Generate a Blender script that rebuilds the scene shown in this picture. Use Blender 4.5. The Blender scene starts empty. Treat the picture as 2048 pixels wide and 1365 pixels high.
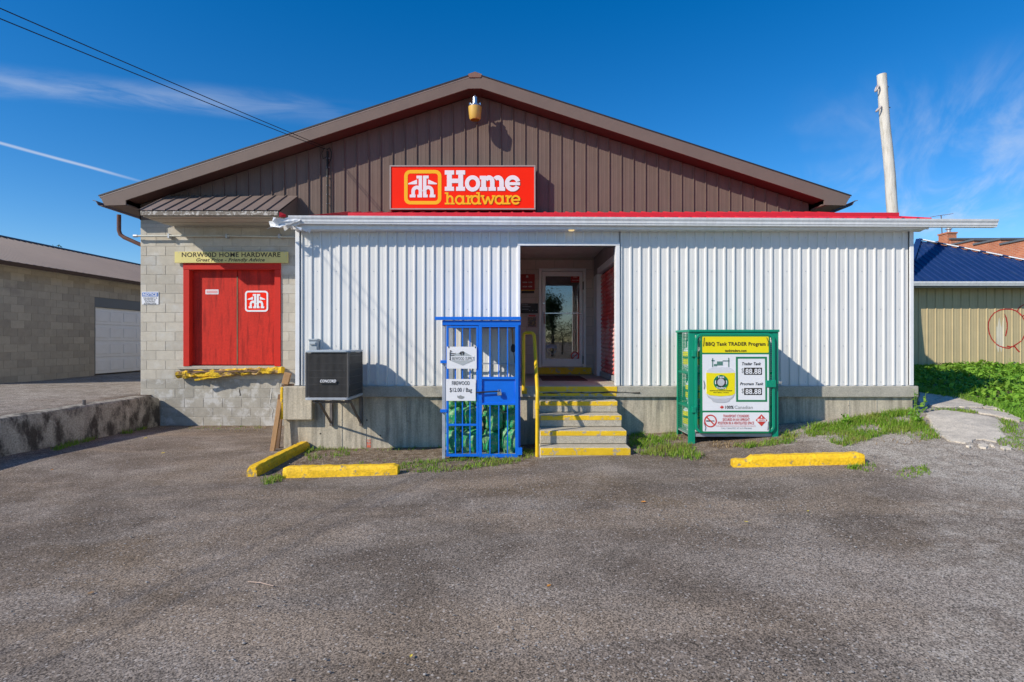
import bpy, bmesh, math, random
import numpy as np
from mathutils import Vector, Matrix
random.seed(7); rng = np.random.default_rng(7)
sc = bpy.context.scene
COL = sc.collection
R = math.radians

# ------------------------------------------------------------------ camera
F = 1115.0; CX, CY = 1024.0, 682.5; EYE = 1.65      # focal length in px of the 2048 px photo, eye height in m
cam_d = bpy.data.cameras.new('camera'); cam = bpy.data.objects.new('camera', cam_d); COL.objects.link(cam)
cam.location = (0, 0, EYE); cam.rotation_euler = (R(90), 0, 0)
cam_d.sensor_fit = 'HORIZONTAL'; cam_d.sensor_width = 36.0; cam_d.lens = 36.0*F/2048.0
cam_d.clip_start = 0.05; cam_d.clip_end = 2000
sc.camera = cam
def U(px, Y): return (px-CX)*Y/F
def W(py, Y): return EYE-(py-CY)*Y/F

# ------------------------------------------------------------------ sun, sky, exposure
SUN = Vector((1.46, 1.0, -1.17)).normalized()
sun_el = math.asin(-SUN.z); sun_rot = math.atan2(-SUN.x, -SUN.y)
sl = bpy.data.lights.new('sun', 'SUN'); so = bpy.data.objects.new('sun', sl); COL.objects.link(so)
sl.energy = 4.7; sl.angle = R(0.53); sl.color = (1.0, 0.925, 0.80)
so.rotation_euler = SUN.to_track_quat('-Z', 'Y').to_euler(); so.location = (-20, -14, 20)

class NT:
    """small node-tree writer"""
    def __init__(s, nt): s.nt = nt; s.n = nt.nodes; s.l = nt.links
    def node(s, t, **kw):
        d = s.n.new(t)
        for k, v in kw.items(): setattr(d, k, v)
        return d
    def put(s, sock, v):
        if isinstance(v, bpy.types.NodeSocket): s.l.new(v, sock)
        elif v is not None:
            if hasattr(sock.default_value, '__len__') and not hasattr(v, '__len__'): v = (v, v, v)
            if hasattr(sock.default_value, '__len__') and len(sock.default_value) == 4 and len(v) == 3: v = (*v, 1)
            sock.default_value = v
    def math(s, op, a, b=None, c=None, clamp=False):
        d = s.node('ShaderNodeMath', operation=op); d.use_clamp = clamp
        s.put(d.inputs[0], a); s.put(d.inputs[1], b); s.put(d.inputs[2], c); return d.outputs[0]
    def vmath(s, op, a, b=None, out=0):
        d = s.node('ShaderNodeVectorMath', operation=op); s.put(d.inputs[0], a)
        if b is not None: s.put(d.inputs[1], b)
        return d.outputs[out]
    def noise(s, vec, scale, detail=5, rough=.55, dist=0, out=0):
        d = s.node('ShaderNodeTexNoise'); s.put(d.inputs['Vector'], vec)
        d.inputs['Scale'].default_value = scale; d.inputs['Detail'].default_value = detail
        d.inputs['Roughness'].default_value = rough; d.inputs['Distortion'].default_value = dist
        return d.outputs[out]
    def voro(s, vec, scale, feature='F1', out='Distance'):
        d = s.node('ShaderNodeTexVoronoi', feature=feature); s.put(d.inputs['Vector'], vec)
        d.inputs['Scale'].default_value = scale; return d.outputs[out]
    def rng(s, v, a, b, c=0, d=1, smooth=True):
        m = s.node('ShaderNodeMapRange', interpolation_type='SMOOTHSTEP' if smooth else 'LINEAR')
        for k, x in enumerate((v, a, b, c, d)): s.put(m.inputs[k], x)
        return m.outputs[0]
    def mix(s, f, a, b, mode='MIX'):
        d = s.node('ShaderNodeMix', data_type='RGBA', blend_type=mode)
        s.put(d.inputs[0], f); s.put(d.inputs[6], a); s.put(d.inputs[7], b); return d.outputs[2]
    def scalev(s, vec, xyz):
        return s.vmath('MULTIPLY', vec, xyz)

wd = bpy.data.worlds.new('World'); sc.world = wd; wd.use_nodes = True
w = NT(wd.node_tree); wd.node_tree.nodes.clear()
sky = w.node('ShaderNodeTexSky', sky_type='NISHITA'); sky.sun_disc = False
sky.sun_elevation = sun_el; sky.sun_rotation = sun_rot
sky.altitude = 200; sky.air_density = 1.0; sky.dust_density = 0.15; sky.ozone_density = 3.0
dirv = w.node('ShaderNodeTexCoord').outputs['Generated']
sep = w.node('ShaderNodeSeparateXYZ'); w.put(sep.inputs[0], dirv)
zc = w.math('MAXIMUM', sep.outputs[2], 0.02)
pc = w.node('ShaderNodeCombineXYZ'); w.put(pc.inputs[0], w.math('DIVIDE', sep.outputs[0], zc)); w.put(pc.inputs[1], w.math('DIVIDE', sep.outputs[1], zc))
P2 = pc.outputs[0]                                   # a point on a high, flat cloud layer
WOB = w.noise(P2, 1.6, 2)
def cirrus(A, B, wid, nscale, lo, hi, gain, stretch=4.0, fade=0.35):
    A = Vector((*A, 0)); B = Vector((*B, 0)); L = (B-A).length; u = (B-A)/L; n = Vector((-u.y, u.x, 0))
    q = w.vmath('SUBTRACT', P2, tuple(A))
    s_ = w.vmath('DOT_PRODUCT', q, tuple(u), out=1); d_ = w.vmath('DOT_PRODUCT', q, tuple(n), out=1)
    c = w.node('ShaderNodeCombineXYZ'); w.put(c.inputs[0], w.math('DIVIDE', s_, stretch)); w.put(c.inputs[1], d_)
    nz = w.noise(c.outputs[0], nscale, 5, .62, .6)
    wob = WOB
    dd = w.math('ABSOLUTE', w.math('ADD', d_, w.math('MULTIPLY', w.math('SUBTRACT', wob, .5), wid*1.2)))
    m = w.math('MULTIPLY', w.rng(dd, wid, 0), w.rng(nz, lo, hi))
    m = w.math('MULTIPLY', m, w.math('MULTIPLY', w.rng(s_, -fade*L, 0), w.rng(s_, L*(1+fade), L*.75)))
    return w.math('MULTIPLY', m, gain)
cl = [cirrus((-2.5, 2.02), (-.95, 2.42), .21, 5.0, .25, .75, .28, 2.0),
      cirrus((-2.78, 2.35), (-2.34, 3.43), .045, 5, .0, .45, .55, 6, .2),
      cirrus((2.2, 2.6), (3.9, 5.2), .95, 3.0, .36, .80, .50, 5.0),
      cirrus((-6, -3), (5, -4), 1.6, 2.0, .45, .85, .35, 4.0)]
tot = cl[0]
for c in cl[1:]: tot = w.math('MAXIMUM', tot, c)
hs = w.node('ShaderNodeHueSaturation'); hs.inputs['Saturation'].default_value = 1.42; hs.inputs['Value'].default_value = 1.0
w.put(hs.inputs['Color'], sky.outputs[0])
tint = w.mix(1, hs.outputs[0], (1.0, 1.04, 1.16), 'MULTIPLY')
skyc = w.mix(tot, tint, (5.8, 6.2, 6.9))
bg = w.node('ShaderNodeBackground'); w.put(bg.inputs[0], skyc); bg.inputs[1].default_value = 0.125
wo = w.node('ShaderNodeOutputWorld'); w.l.new(bg.outputs[0], wo.inputs[0])
vs = sc.view_settings; sc.display_settings.display_device = 'sRGB'
vs.view_transform = 'Standard'; vs.look = 'None'; vs.exposure = 0.03; vs.gamma = 1.0; vs.use_curve_mapping = False
cy = sc.cycles; cy.max_bounces = 6; cy.diffuse_bounces = 3; cy.glossy_bounces = 3; cy.transmission_bounces = 6; cy.transparent_max_bounces = 4
cy.use_adaptive_sampling = True; cy.adaptive_threshold = 0.015; cy.caustics_reflective = False; cy.caustics_refractive = False

# ------------------------------------------------------------------ helpers
def rootloc(o):
    while o.parent: o = o.parent
    return o.location.copy()
def tag(o, label, cat=None, group=None, kind=None):
    if label: o['label'] = label
    if cat: o['category'] = cat
    if group: o['group'] = group
    if kind: o['kind'] = kind
    return o
def thing(name, label, cat, loc=(0, 0, 0), group=None):
    o = bpy.data.objects.new(name, None); COL.objects.link(o); o.location = loc; o.empty_display_size = .1
    return tag(o, label, cat, group)
def structure(o): o['kind'] = 'structure'; return o

class MB:
    def __init__(s): s.v = []; s.f = []
    def add(s, vs_, fs):
        b = len(s.v); s.v += [tuple(p) for p in vs_]; s.f += [tuple(i+b for i in f) for f in fs]; return s
    def box(s, x0, x1, y0, y1, z0, z1):
        x0, x1 = min(x0, x1), max(x0, x1); y0, y1 = min(y0, y1), max(y0, y1); z0, z1 = min(z0, z1), max(z0, z1)
        return s.add([(x0,y0,z0),(x1,y0,z0),(x1,y1,z0),(x0,y1,z0),(x0,y0,z1),(x1,y0,z1),(x1,y1,z1),(x0,y1,z1)],
                     [(0,3,2,1),(4,5,6,7),(0,1,5,4),(1,2,6,5),(2,3,7,6),(3,0,4,7)])
    def prism(s, pts, vec):
        n = len(pts); a = [Vector(p) for p in pts]; b = [p+Vector(vec) for p in a]
        return s.add(a+b, [tuple(range(n))[::-1], tuple(range(n, 2*n))]+[(i, (i+1) % n, n+(i+1) % n, n+i) for i in range(n)])
    def bar(s, a, b, wx, wy, up=(0, 0, 1)):
        a = Vector(a); b = Vector(b); d = (b-a).normalized(); u = Vector(up)
        if abs(d.dot(u)) > .95: u = Vector((0, 1, 0))
        p = d.cross(u).normalized()*wx/2; q = p.cross(d).normalized()*wy/2
        return s.prism([a-p-q, a+p-q, a+p+q, a-p+q], b-a)
    def tube(s, pts, r, n=10, cap=True):
        pts = [Vector(p) for p in pts]; rs = r if hasattr(r, '__len__') else [r]*len(pts); vs_ = []; prev = None
        for i, p in enumerate(pts):
            t = (pts[min(i+1, len(pts)-1)]-pts[max(i-1, 0)]).normalized()
            if prev is None:
                u = Vector((0, 0, 1)) if abs(t.z) < .9 else Vector((1, 0, 0)); prev = t.cross(u).normalized()
            prev = (prev-t*prev.dot(t)).normalized(); q = t.cross(prev)
            for k in range(n):
                a = 2*math.pi*k/n; vs_.append(p+(prev*math.cos(a)+q*math.sin(a))*rs[i])
        fs = [(i*n+k, i*n+(k+1) % n, (i+1)*n+(k+1) % n, (i+1)*n+k) for i in range(len(pts)-1) for k in range(n)]
        if cap: fs += [tuple(range(n))[::-1], tuple(range((len(pts)-1)*n, len(pts)*n))]
        return s.add(vs_, fs)
    def lathe(s, prof, cx, cy, n=24, cap=True):
        vs_ = [(cx+r*math.cos(2*math.pi*k/n), cy+r*math.sin(2*math.pi*k/n), z) for r, z in prof for k in range(n)]
        fs = [(i*n+k, i*n+(k+1) % n, (i+1)*n+(k+1) % n, (i+1)*n+k) for i in range(len(prof)-1) for k in range(n)]
        if cap: fs += [tuple(range(n))[::-1], tuple(range((len(prof)-1)*n, len(prof)*n))]
        return s.add(vs_, fs)
    def build(s, name, mat, parent=None, bevel=0, seg=1, smooth=None, recalc=True, at=None):
        off = Vector((0, 0, 0))
        if parent is not None: off = rootloc(parent)
        elif at is not None: off = Vector(at)
        else:
            a = np.array(s.v); lo = a.min(0); hi = a.max(0); off = Vector(((lo[0]+hi[0])/2, (lo[1]+hi[1])/2, lo[2]))
        me = bpy.data.meshes.new(name)
        me.from_pydata([tuple(Vector(p)-off) for p in s.v], [], s.f)
        if recalc or bevel:
            bm = bmesh.new(); bm.from_mesh(me)
            bmesh.ops.recalc_face_normals(bm, faces=bm.faces)
            if bevel:
                es = [e for e in bm.edges if len(e.link_faces) == 2 and e.calc_face_angle(0) > .35]
                bmesh.ops.bevel(bm, geom=es, offset=bevel, segments=seg, affect='EDGES', clamp_overlap=True, profile=.6)
            bm.to_mesh(me); bm.free()
        if smooth is not None:
            for p in me.polygons: p.use_smooth = True
            me.set_sharp_from_angle(angle=R(smooth))
        me.materials.append(mat)
        o = bpy.data.objects.new(name, me); COL.objects.link(o)
        if parent is not None: o.parent = parent
        else: o.location = off
        return o
def box(name, mat, parent, x0, x1, y0, y1, z0, z1, bevel=0): return MB().box(x0, x1, y0, y1, z0, z1).build(name, mat, parent, bevel)
def place(name, me, parent, loc, rotz=0):
    o = bpy.data.objects.new(name, me); COL.objects.link(o); o.parent = parent
    o.location = Vector(loc)-rootloc(parent); o.rotation_euler.z = rotz; return o

# ------------------------------------------------------------------ materials
def pmat(name, col, rough=.6, noise=.12, nscale=5, bump=0., bscale=120, metal=0., rand=0., streak=0., col2=None, c2=(.55, .7), c2scale=3,
         spots=0., sscale=60, spec=.5, stretch=(1, 1, 1), bdist=.01, emit=None, trans=0, ior=1.45):
    m = bpy.data.materials.new(name); m.use_nodes = True; t = NT(m.node_tree)
    b = m.node_tree.nodes['Principled BSDF']
    pos = t.node('ShaderNodeNewGeometry').outputs['Position']
    sp = t.scalev(pos, stretch)
    n1 = t.noise(sp, nscale, 4, .6)
    c = t.mix(1, col, t.rng(n1, .25, .75, 1-noise, 1+noise, False), 'MULTIPLY') if noise else None
    if c is None: c = t.mix(0, col, col)
    if col2 is not None:
        c = t.mix(t.rng(t.noise(t.vmath('ADD', sp, (7.3, 2.1, 4.4)), c2scale, 5, .65), c2[0], c2[1]), c, col2)
    if streak:
        sn = t.noise(t.scalev(pos, (9, 9, .55)), 1.6, 3, .6)
        c = t.mix(1, c, t.rng(sn, .35, .7, 1.0, 1-streak), 'MULTIPLY')
    if spots:
        v = t.noise(pos, sscale, 2, .5)
        c = t.mix(1, c, t.rng(v, .25, .75, 1-spots, 1+spots, False), 'MULTIPLY')
    if rand:
        r_ = t.node('ShaderNodeObjectInfo').outputs['Random']
        c = t.mix(1, c, t.rng(r_, 0, 1, 1-rand, 1+rand, False), 'MULTIPLY')
    t.put(b.inputs['Base Color'], c)
    t.put(b.inputs['Roughness'], t.rng(n1, .2, .8, max(.02, rough-.08), min(1, rough+.08), False) if rough > .1 else rough)
    b.inputs['Metallic'].default_value = metal
    b.inputs['Specular IOR Level'].default_value = spec
    b.inputs['IOR'].default_value = ior
    if trans: b.inputs['Transmission Weight'].default_value = trans
    if bump:
        bn = t.node('ShaderNodeBump'); bn.inputs['Strength'].default_value = bump; bn.inputs['Distance'].default_value = bdist
        t.put(bn.inputs['Height'], t.noise(sp, bscale, 2, .6)); t.l.new(bn.outputs[0], b.inputs['Normal'])
    if emit:
        b.inputs['Emission Color'].default_value = (*emit[:3], 1); b.inputs['Emission Strength'].default_value = emit[3]
    return m

M = {}
M['white'] = pmat('white_siding_paint', (.735, .728, .705), .42, .03, 2.5, streak=.045, rand=.02)
M['white_trim'] = pmat('white_trim_paint', (.80, .80, .80), .4, .06, 6, .03, 60, streak=.06)
M['gutter'] = pmat('white_gutter_metal', (.80, .81, .82), .32, .05, 4, .04, 20, streak=.12, col2=(.62, .60, .56), c2=(.66, .8), c2scale=5)
M['brown'] = pmat('brown_sheet_metal', (.172, .124, .102), .5, .06, 3, streak=.08, spec=.15)
M['brown_fascia'] = pmat('brown_fascia_metal', (.185, .138, .116), .5, .06, 3, .04, 14, spec=.2)
M['brown_dark'] = pmat('brown_soffit', (.10, .052, .045), .6, .1, 4, spec=.3)
M['brown_roof'] = pmat('brown_roof_metal', (.22, .165, .14), .5, .08, 2.5, .03, 30, rand=.05, streak=.05)
M['block'] = pmat('concrete_block', (.50, .455, .375), .9, .10, 9, .5, 140, rand=.10, col2=(.55, .53, .48), c2=(.5, .72), c2scale=2.2, spots=.13, sscale=120, bdist=.006)
M['block_low'] = pmat('stained_concrete_block', (.38, .35, .295), .9, .16, 7, .5, 140, rand=.10, col2=(.52, .50, .46), c2=(.5, .62), c2scale=3.6, spots=.14, sscale=110, bdist=.006)
M['mortar'] = pmat('mortar', (.43, .39, .32), .95, .12, 20, .4, 150)
M['block_side'] = pmat('shed_concrete_block', (.40, .355, .285), .9, .10, 7, .5, 110, rand=.15, col2=(.28, .25, .21), c2=(.58, .78), c2scale=.9, spots=.10, sscale=90, bdist=.006)
M['mortar_side'] = pmat('shed_mortar', (.36, .32, .26), .95, .12, 14)
M['block_entry'] = pmat('painted_entry_block_shade_tint', (.62, .51, .45), .8, .08, 6, .3, 110, rand=.05)  # painted block; its brown tint is the recess's shade put into the colour
M['concrete'] = pmat('foundation_concrete', (.56, .49, .375), .88, .14, 5, .5, 90, streak=.36, spots=.18, sscale=55, col2=(.30, .27, .22), c2=(.50, .68), c2scale=2.2, stretch=(1.6, 1.6, .45), bdist=.006)
M['concrete_slab'] = pmat('slab_edge_concrete', (.42, .39, .325), .88, .14, 9, .7, 90, spots=.22, sscale=75, bdist=.008)
M['concrete_step'] = pmat('step_concrete', (.47, .42, .33), .9, .16, 12, .9, 70, spots=.28, sscale=90, bdist=.01)
M['concrete_old'] = pmat('old_retaining_concrete', (.40, .36, .29), .92, .2, 5, .6, 70, col2=(.075, .064, .052), c2=(.43, .63), c2scale=3.6, spots=.35, sscale=38, stretch=(1, 1.0, .6), bdist=.008)
M['apron'] = pmat('weathered_apron_concrete', (.56, .495, .41), .92, .22, 6, 1.0, 45, spots=.3, sscale=60, col2=(.40, .355, .30), c2=(.52, .7), c2scale=2.5, bdist=.012)
M['red_door'] = pmat('red_plywood_paint', (.56, .030, .018), .65, .10, 4, .25, 60, stretch=(6, 6, .7), col2=(.34, .020, .013), c2=(.46, .68), c2scale=2.0, bdist=.004, spec=.25, spots=.10, sscale=25)
M['red_trim'] = pmat('red_trim_paint', (.55, .026, .016), .6, .08, 6, .1, 60, spec=.25)
M['red_roof'] = pmat('red_roof_metal', (.62, .02, .035), .4, .06, 4)
M['red_shutter'] = pmat('red_shutter_metal', (.80, .07, .06), .5, .12, 4, .1, 20, col2=(.80, .45, .41), c2=(.42, .62), c2scale=1.8)
M['yellow'] = pmat('yellow_paint', (.83, .50, .012), .65, .16, 6, .8, 45, col2=(.36, .27, .13), c2=(.585, .66), c2scale=9, spots=.22, sscale=36, bdist=.008)
M['yellow_worn'] = pmat('worn_yellow_paint', (.82, .52, .015), .6, .12, 9, .7, 70, col2=(.45, .38, .27), c2=(.55, .64), c2scale=11, bdist=.01)
M['yellow_pipe'] = pmat('yellow_pipe_paint', (.80, .50, .012), .45, .12, 9, .1, 60, col2=(.40, .28, .05), c2=(.60, .70), c2scale=7)
M['yellow_board'] = pmat('pale_yellow_board', (.70, .60, .22), .6, .06, 5, .1, 40)
M['rotten_yellow'] = pmat('rotten_yellow_timber', (.72, .46, .02), .85, .25, 9, 1.0, 40, col2=(.36, .23, .11), c2=(.47, .60), c2scale=5, bdist=.02, spots=.2, sscale=30)
M['wood'] = pmat('raw_wood', (.42, .24, .11), .8, .22, 5, .4, 60, stretch=(5, 5, 1))
M['wood_dark'] = pmat('weathered_wood', (.20, .12, .07), .85, .3, 8, .5, 60)
M['blue'] = pmat('blue_gloss_paint', (.003, .150, .70), .4, .06, 6, .05, 40, col2=(.012, .19, .62), c2=(.6, .8), c2scale=4)
M['galv'] = pmat('galvanised_steel', (.45, .47, .50), .45, .12, 9, metal=.35)
M['steel_dark'] = pmat('dark_rusted_steel', (.16, .14, .13), .55, .25, 14, metal=.3)
M['steel'] = pmat('bright_steel', (.62, .62, .62), .25, .06, 9, metal=.9)
M['grey_box'] = pmat('grey_enclosure', (.42, .46, .48), .45, .05, 6)
M['ac_top'] = pmat('condenser_grey_cover', (.36, .41, .45), .4, .06, 6)
M['ac_body'] = pmat('condenser_coil', (.035, .033, .033), .6, .2, 20, .2, 60)
M['ac_wire'] = pmat('condenser_grille', (.085, .08, .076), .45, .2, 7)
M['green'] = pmat('green_powder_coat', (.002, .27, .155), .4, .05, 6, col2=(.004, .22, .13), c2=(.6, .8), c2scale=3)
M['green_dark'] = pmat('sign_green', (.008, .20, .08), .45, 0)
M['sign_white'] = pmat('sign_white', (.80, .80, .82), .4, .03, 3)
M['sign_yellow'] = pmat('sign_yellow', (.88, .74, .004), .4, .02, 3)
M['tank_print'] = pmat('tank_print_white', (.66, .67, .70), .45, .03, 6)
M['tank_white'] = pmat('tank_white_paint', (.78, .78, .79), .35, .05, 6)
M['tank_shade'] = pmat('tank_print_grey', (.52, .53, .56), .45, .05, 6)
M['ink'] = pmat('dark_ink', (.03, .025, .022), .5, 0)
M['ink_brown'] = pmat('brown_ink', (.055, .035, .012), .5, 0)
M['ink_grey'] = pmat('grey_ink', (.28, .29, .29), .5, 0)
M['ink_red'] = pmat('red_ink', (.60, .05, .035), .5, 0)
M['ink_blue'] = pmat('blue_ink', (.08, .17, .46), .5, 0)
M['ink_pink'] = pmat('faded_pink_print', (.72, .36, .36), .5, .1, 40)
M['sign_red'] = pmat('sign_red_acrylic', (.90, .020, .001), .5, .03, 2, spec=.2)
M['sign_red_dark'] = pmat('dull_red_print', (.36, .012, .012), .45, .03, 2)
M['sign_amber'] = pmat('sign_amber_print', (.90, .50, .004), .35, 0)
M['sign_shadow'] = pmat('lettering_outline', (.25, .08, .01), .5, 0)
M['sign_frame'] = pmat('sign_frame_grey', (.36, .32, .30), .45, .06, 5)
M['tan'] = pmat('tan_siding_paint', (.54, .435, .245), .5, .07, 2.5, .05, 25, streak=.08, rand=.02)
M['navy'] = pmat('navy_roof_metal', (.012, .035, .125), .38, .12, 3, .05, 20, col2=(.03, .055, .13), c2=(.55, .75), c2scale=4)
M['brick'] = None
M['door_alu'] = pmat('white_door_aluminium', (.86, .85, .83), .35, .04, 6)
M['glass'] = pmat('door_glass', (.9, .92, .92), .015, 0, trans=1.0, ior=2.0)
M['rubber'] = pmat('black_rubber', (.02, .02, .02), .6, .2, 10)
M['mat'] = pmat('dark_red_door_mat', (.055, .022, .022), .95, .3, 40, .5, 200)
M['floor'] = pmat('entry_floor_concrete', (.42, .36, .32), .8, .12, 5, .2, 80)
M['ceiling'] = pmat('entry_ceiling', (.62, .56, .52), .8, .08, 4)
M['soffit_cream'] = pmat('cream_soffit', (.42, .39, .33), .6, .08, 4, streak=.05)
M['soffit_edge'] = pmat('peeling_white_edge', (.20, .17, .14), .8, .2, 20, col2=(.52, .49, .45), c2=(.50, .58), c2scale=16)
M['amber_glass'] = pmat('amber_lamp_bowl', (.66, .42, .09), .35, .08, 12)
M['garage'] = pmat('white_garage_panel', (.82, .82, .82), .45, .05, 4)
M['garage_head'] = pmat('slate_header_panel', (.12, .135, .15), .5, .06, 4)
M['cable'] = pmat('black_cable', (.008, .008, .008), .6, 0)
M['pole'] = pmat('weathered_white_pole', (.66, .62, .55), .85, .16, 6, .5, 40, stretch=(3, 3, .4), col2=(.45, .41, .33), c2=(.5, .7), c2scale=4)
M['insul'] = pmat('porcelain_insulator', (.52, .45, .44), .25, .1, 10)
M['graffiti'] = pmat('red_spray_paint', (.45, .025, .018), .5, .15, 20)
M['patch'] = pmat('whitish_paint_patch', (.66, .60, .47), .6, .14, 6, stretch=(3, 3, .6))
M['leaf_orange'] = pmat('orange_leaf', (.62, .25, .04), .7, .2, 60)
M['leaf_yellow'] = pmat('yellow_leaf', (.68, .52, .06), .7, .2, 60)
M['bark'] = pmat('tree_bark', (.10, .075, .055), .9, .3, 6, .6, 30)
M['dark_room'] = pmat('dark_interior', (.03, .028, .026), .9, 0)

def leafmat(name, c1, c2, c3):
    m = bpy.data.materials.new(name); m.use_nodes = True; t = NT(m.node_tree); b = m.node_tree.nodes['Principled BSDF']
    pos = t.node('ShaderNodeNewGeometry').outputs['Position']
    rnd = t.node('ShaderNodeNewGeometry').outputs['Random Per Island']
    c = t.mix(t.rng(rnd, 0, .7, 0, 1, False), c1, c2)
    c = t.mix(t.rng(t.noise(pos, 1.7, 4), .48, .68), c, c3)
    t.put(b.inputs['Base Color'], c); b.inputs['Roughness'].default_value = .55
    b.inputs['Specular IOR Level'].default_value = .35
    tr = t.node('ShaderNodeBsdfTranslucent'); t.put(tr.inputs[0], c)
    ms = t.node('ShaderNodeMixShader'); ms.inputs[0].default_value = .3
    t.l.new(b.outputs[0], ms.inputs[1]); t.l.new(tr.outputs[0], ms.inputs[2])
    t.l.new(ms.outputs[0], m.node_tree.nodes['Material Output'].inputs[0]); return m
M['grass'] = leafmat('grass_blades', (.11, .25, .018), (.24, .39, .03), (.30, .36, .06))
M['weed'] = leafmat('weed_leaves', (.09, .26, .02), (.24, .45, .04), (.23, .37, .045))
M['drygrass'] = leafmat('dry_grass', (.36, .25, .12), (.45, .33, .18), (.30, .20, .10))
M['leafdark'] = leafmat('tree_leaves', (.035, .07, .018), (.055, .10, .025), (.045, .085, .02))

def bagmat():
    m = bpy.data.materials.new('green_mesh_bag'); m.use_nodes = True; t = NT(m.node_tree); b = m.node_tree.nodes['Principled BSDF']
    pos = t.node('ShaderNodeNewGeometry').outputs['Position']
    c = t.mix(t.rng(t.noise(pos, 15, 4), .42, .62), (.015, .34, .12), (.17, .36, .15))
    c = t.mix(t.rng(t.noise(pos, 26, 3), .58, .68), c, (.42, .55, .30))
    t.put(b.inputs['Base Color'], c); b.inputs['Roughness'].default_value = .4
    bn = t.node('ShaderNodeBump'); bn.inputs['Strength'].default_value = .8; bn.inputs['Distance'].default_value = .012
    t.put(bn.inputs['Height'], t.noise(t.scalev(pos, (1, 1, .5)), 38, 4, .7)); t.l.new(bn.outputs[0], b.inputs['Normal'])
    return m
M['bag'] = bagmat()

def brickmat():
    m = bpy.data.materials.new('orange_brick'); m.use_nodes = True; t = NT(m.node_tree); b = m.node_tree.nodes['Principled BSDF']
    pos = t.node('ShaderNodeNewGeometry').outputs['Position']
    sp = t.node('ShaderNodeSeparateXYZ'); t.put(sp.inputs[0], pos)
    cb = t.node('ShaderNodeCombineXYZ'); t.put(cb.inputs[0], t.math('ADD', sp.outputs[0], sp.outputs[1])); t.put(cb.inputs[1], sp.outputs[2])
    br = t.node('ShaderNodeTexBrick'); t.put(br.inputs['Vector'], cb.outputs[0]); br.inputs['Scale'].default_value = 1
    br.inputs['Brick Width'].default_value = .42; br.inputs['Row Height'].default_value = .15; br.inputs['Mortar Size'].default_value = .02
    br.inputs['Color1'].default_value = (.52, .17, .075, 1); br.inputs['Color2'].default_value = (.42, .125, .06, 1); br.inputs['Mortar'].default_value = (.48, .27, .18, 1)
    c = t.mix(1, br.outputs[0], t.rng(t.noise(pos, .6, 5), .3, .7, .75, 1.2, False), 'MULTIPLY')
    t.put(b.inputs['Base Color'], c); b.inputs['Roughness'].default_value = .9; return m
M['brick'] = brickmat()

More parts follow.
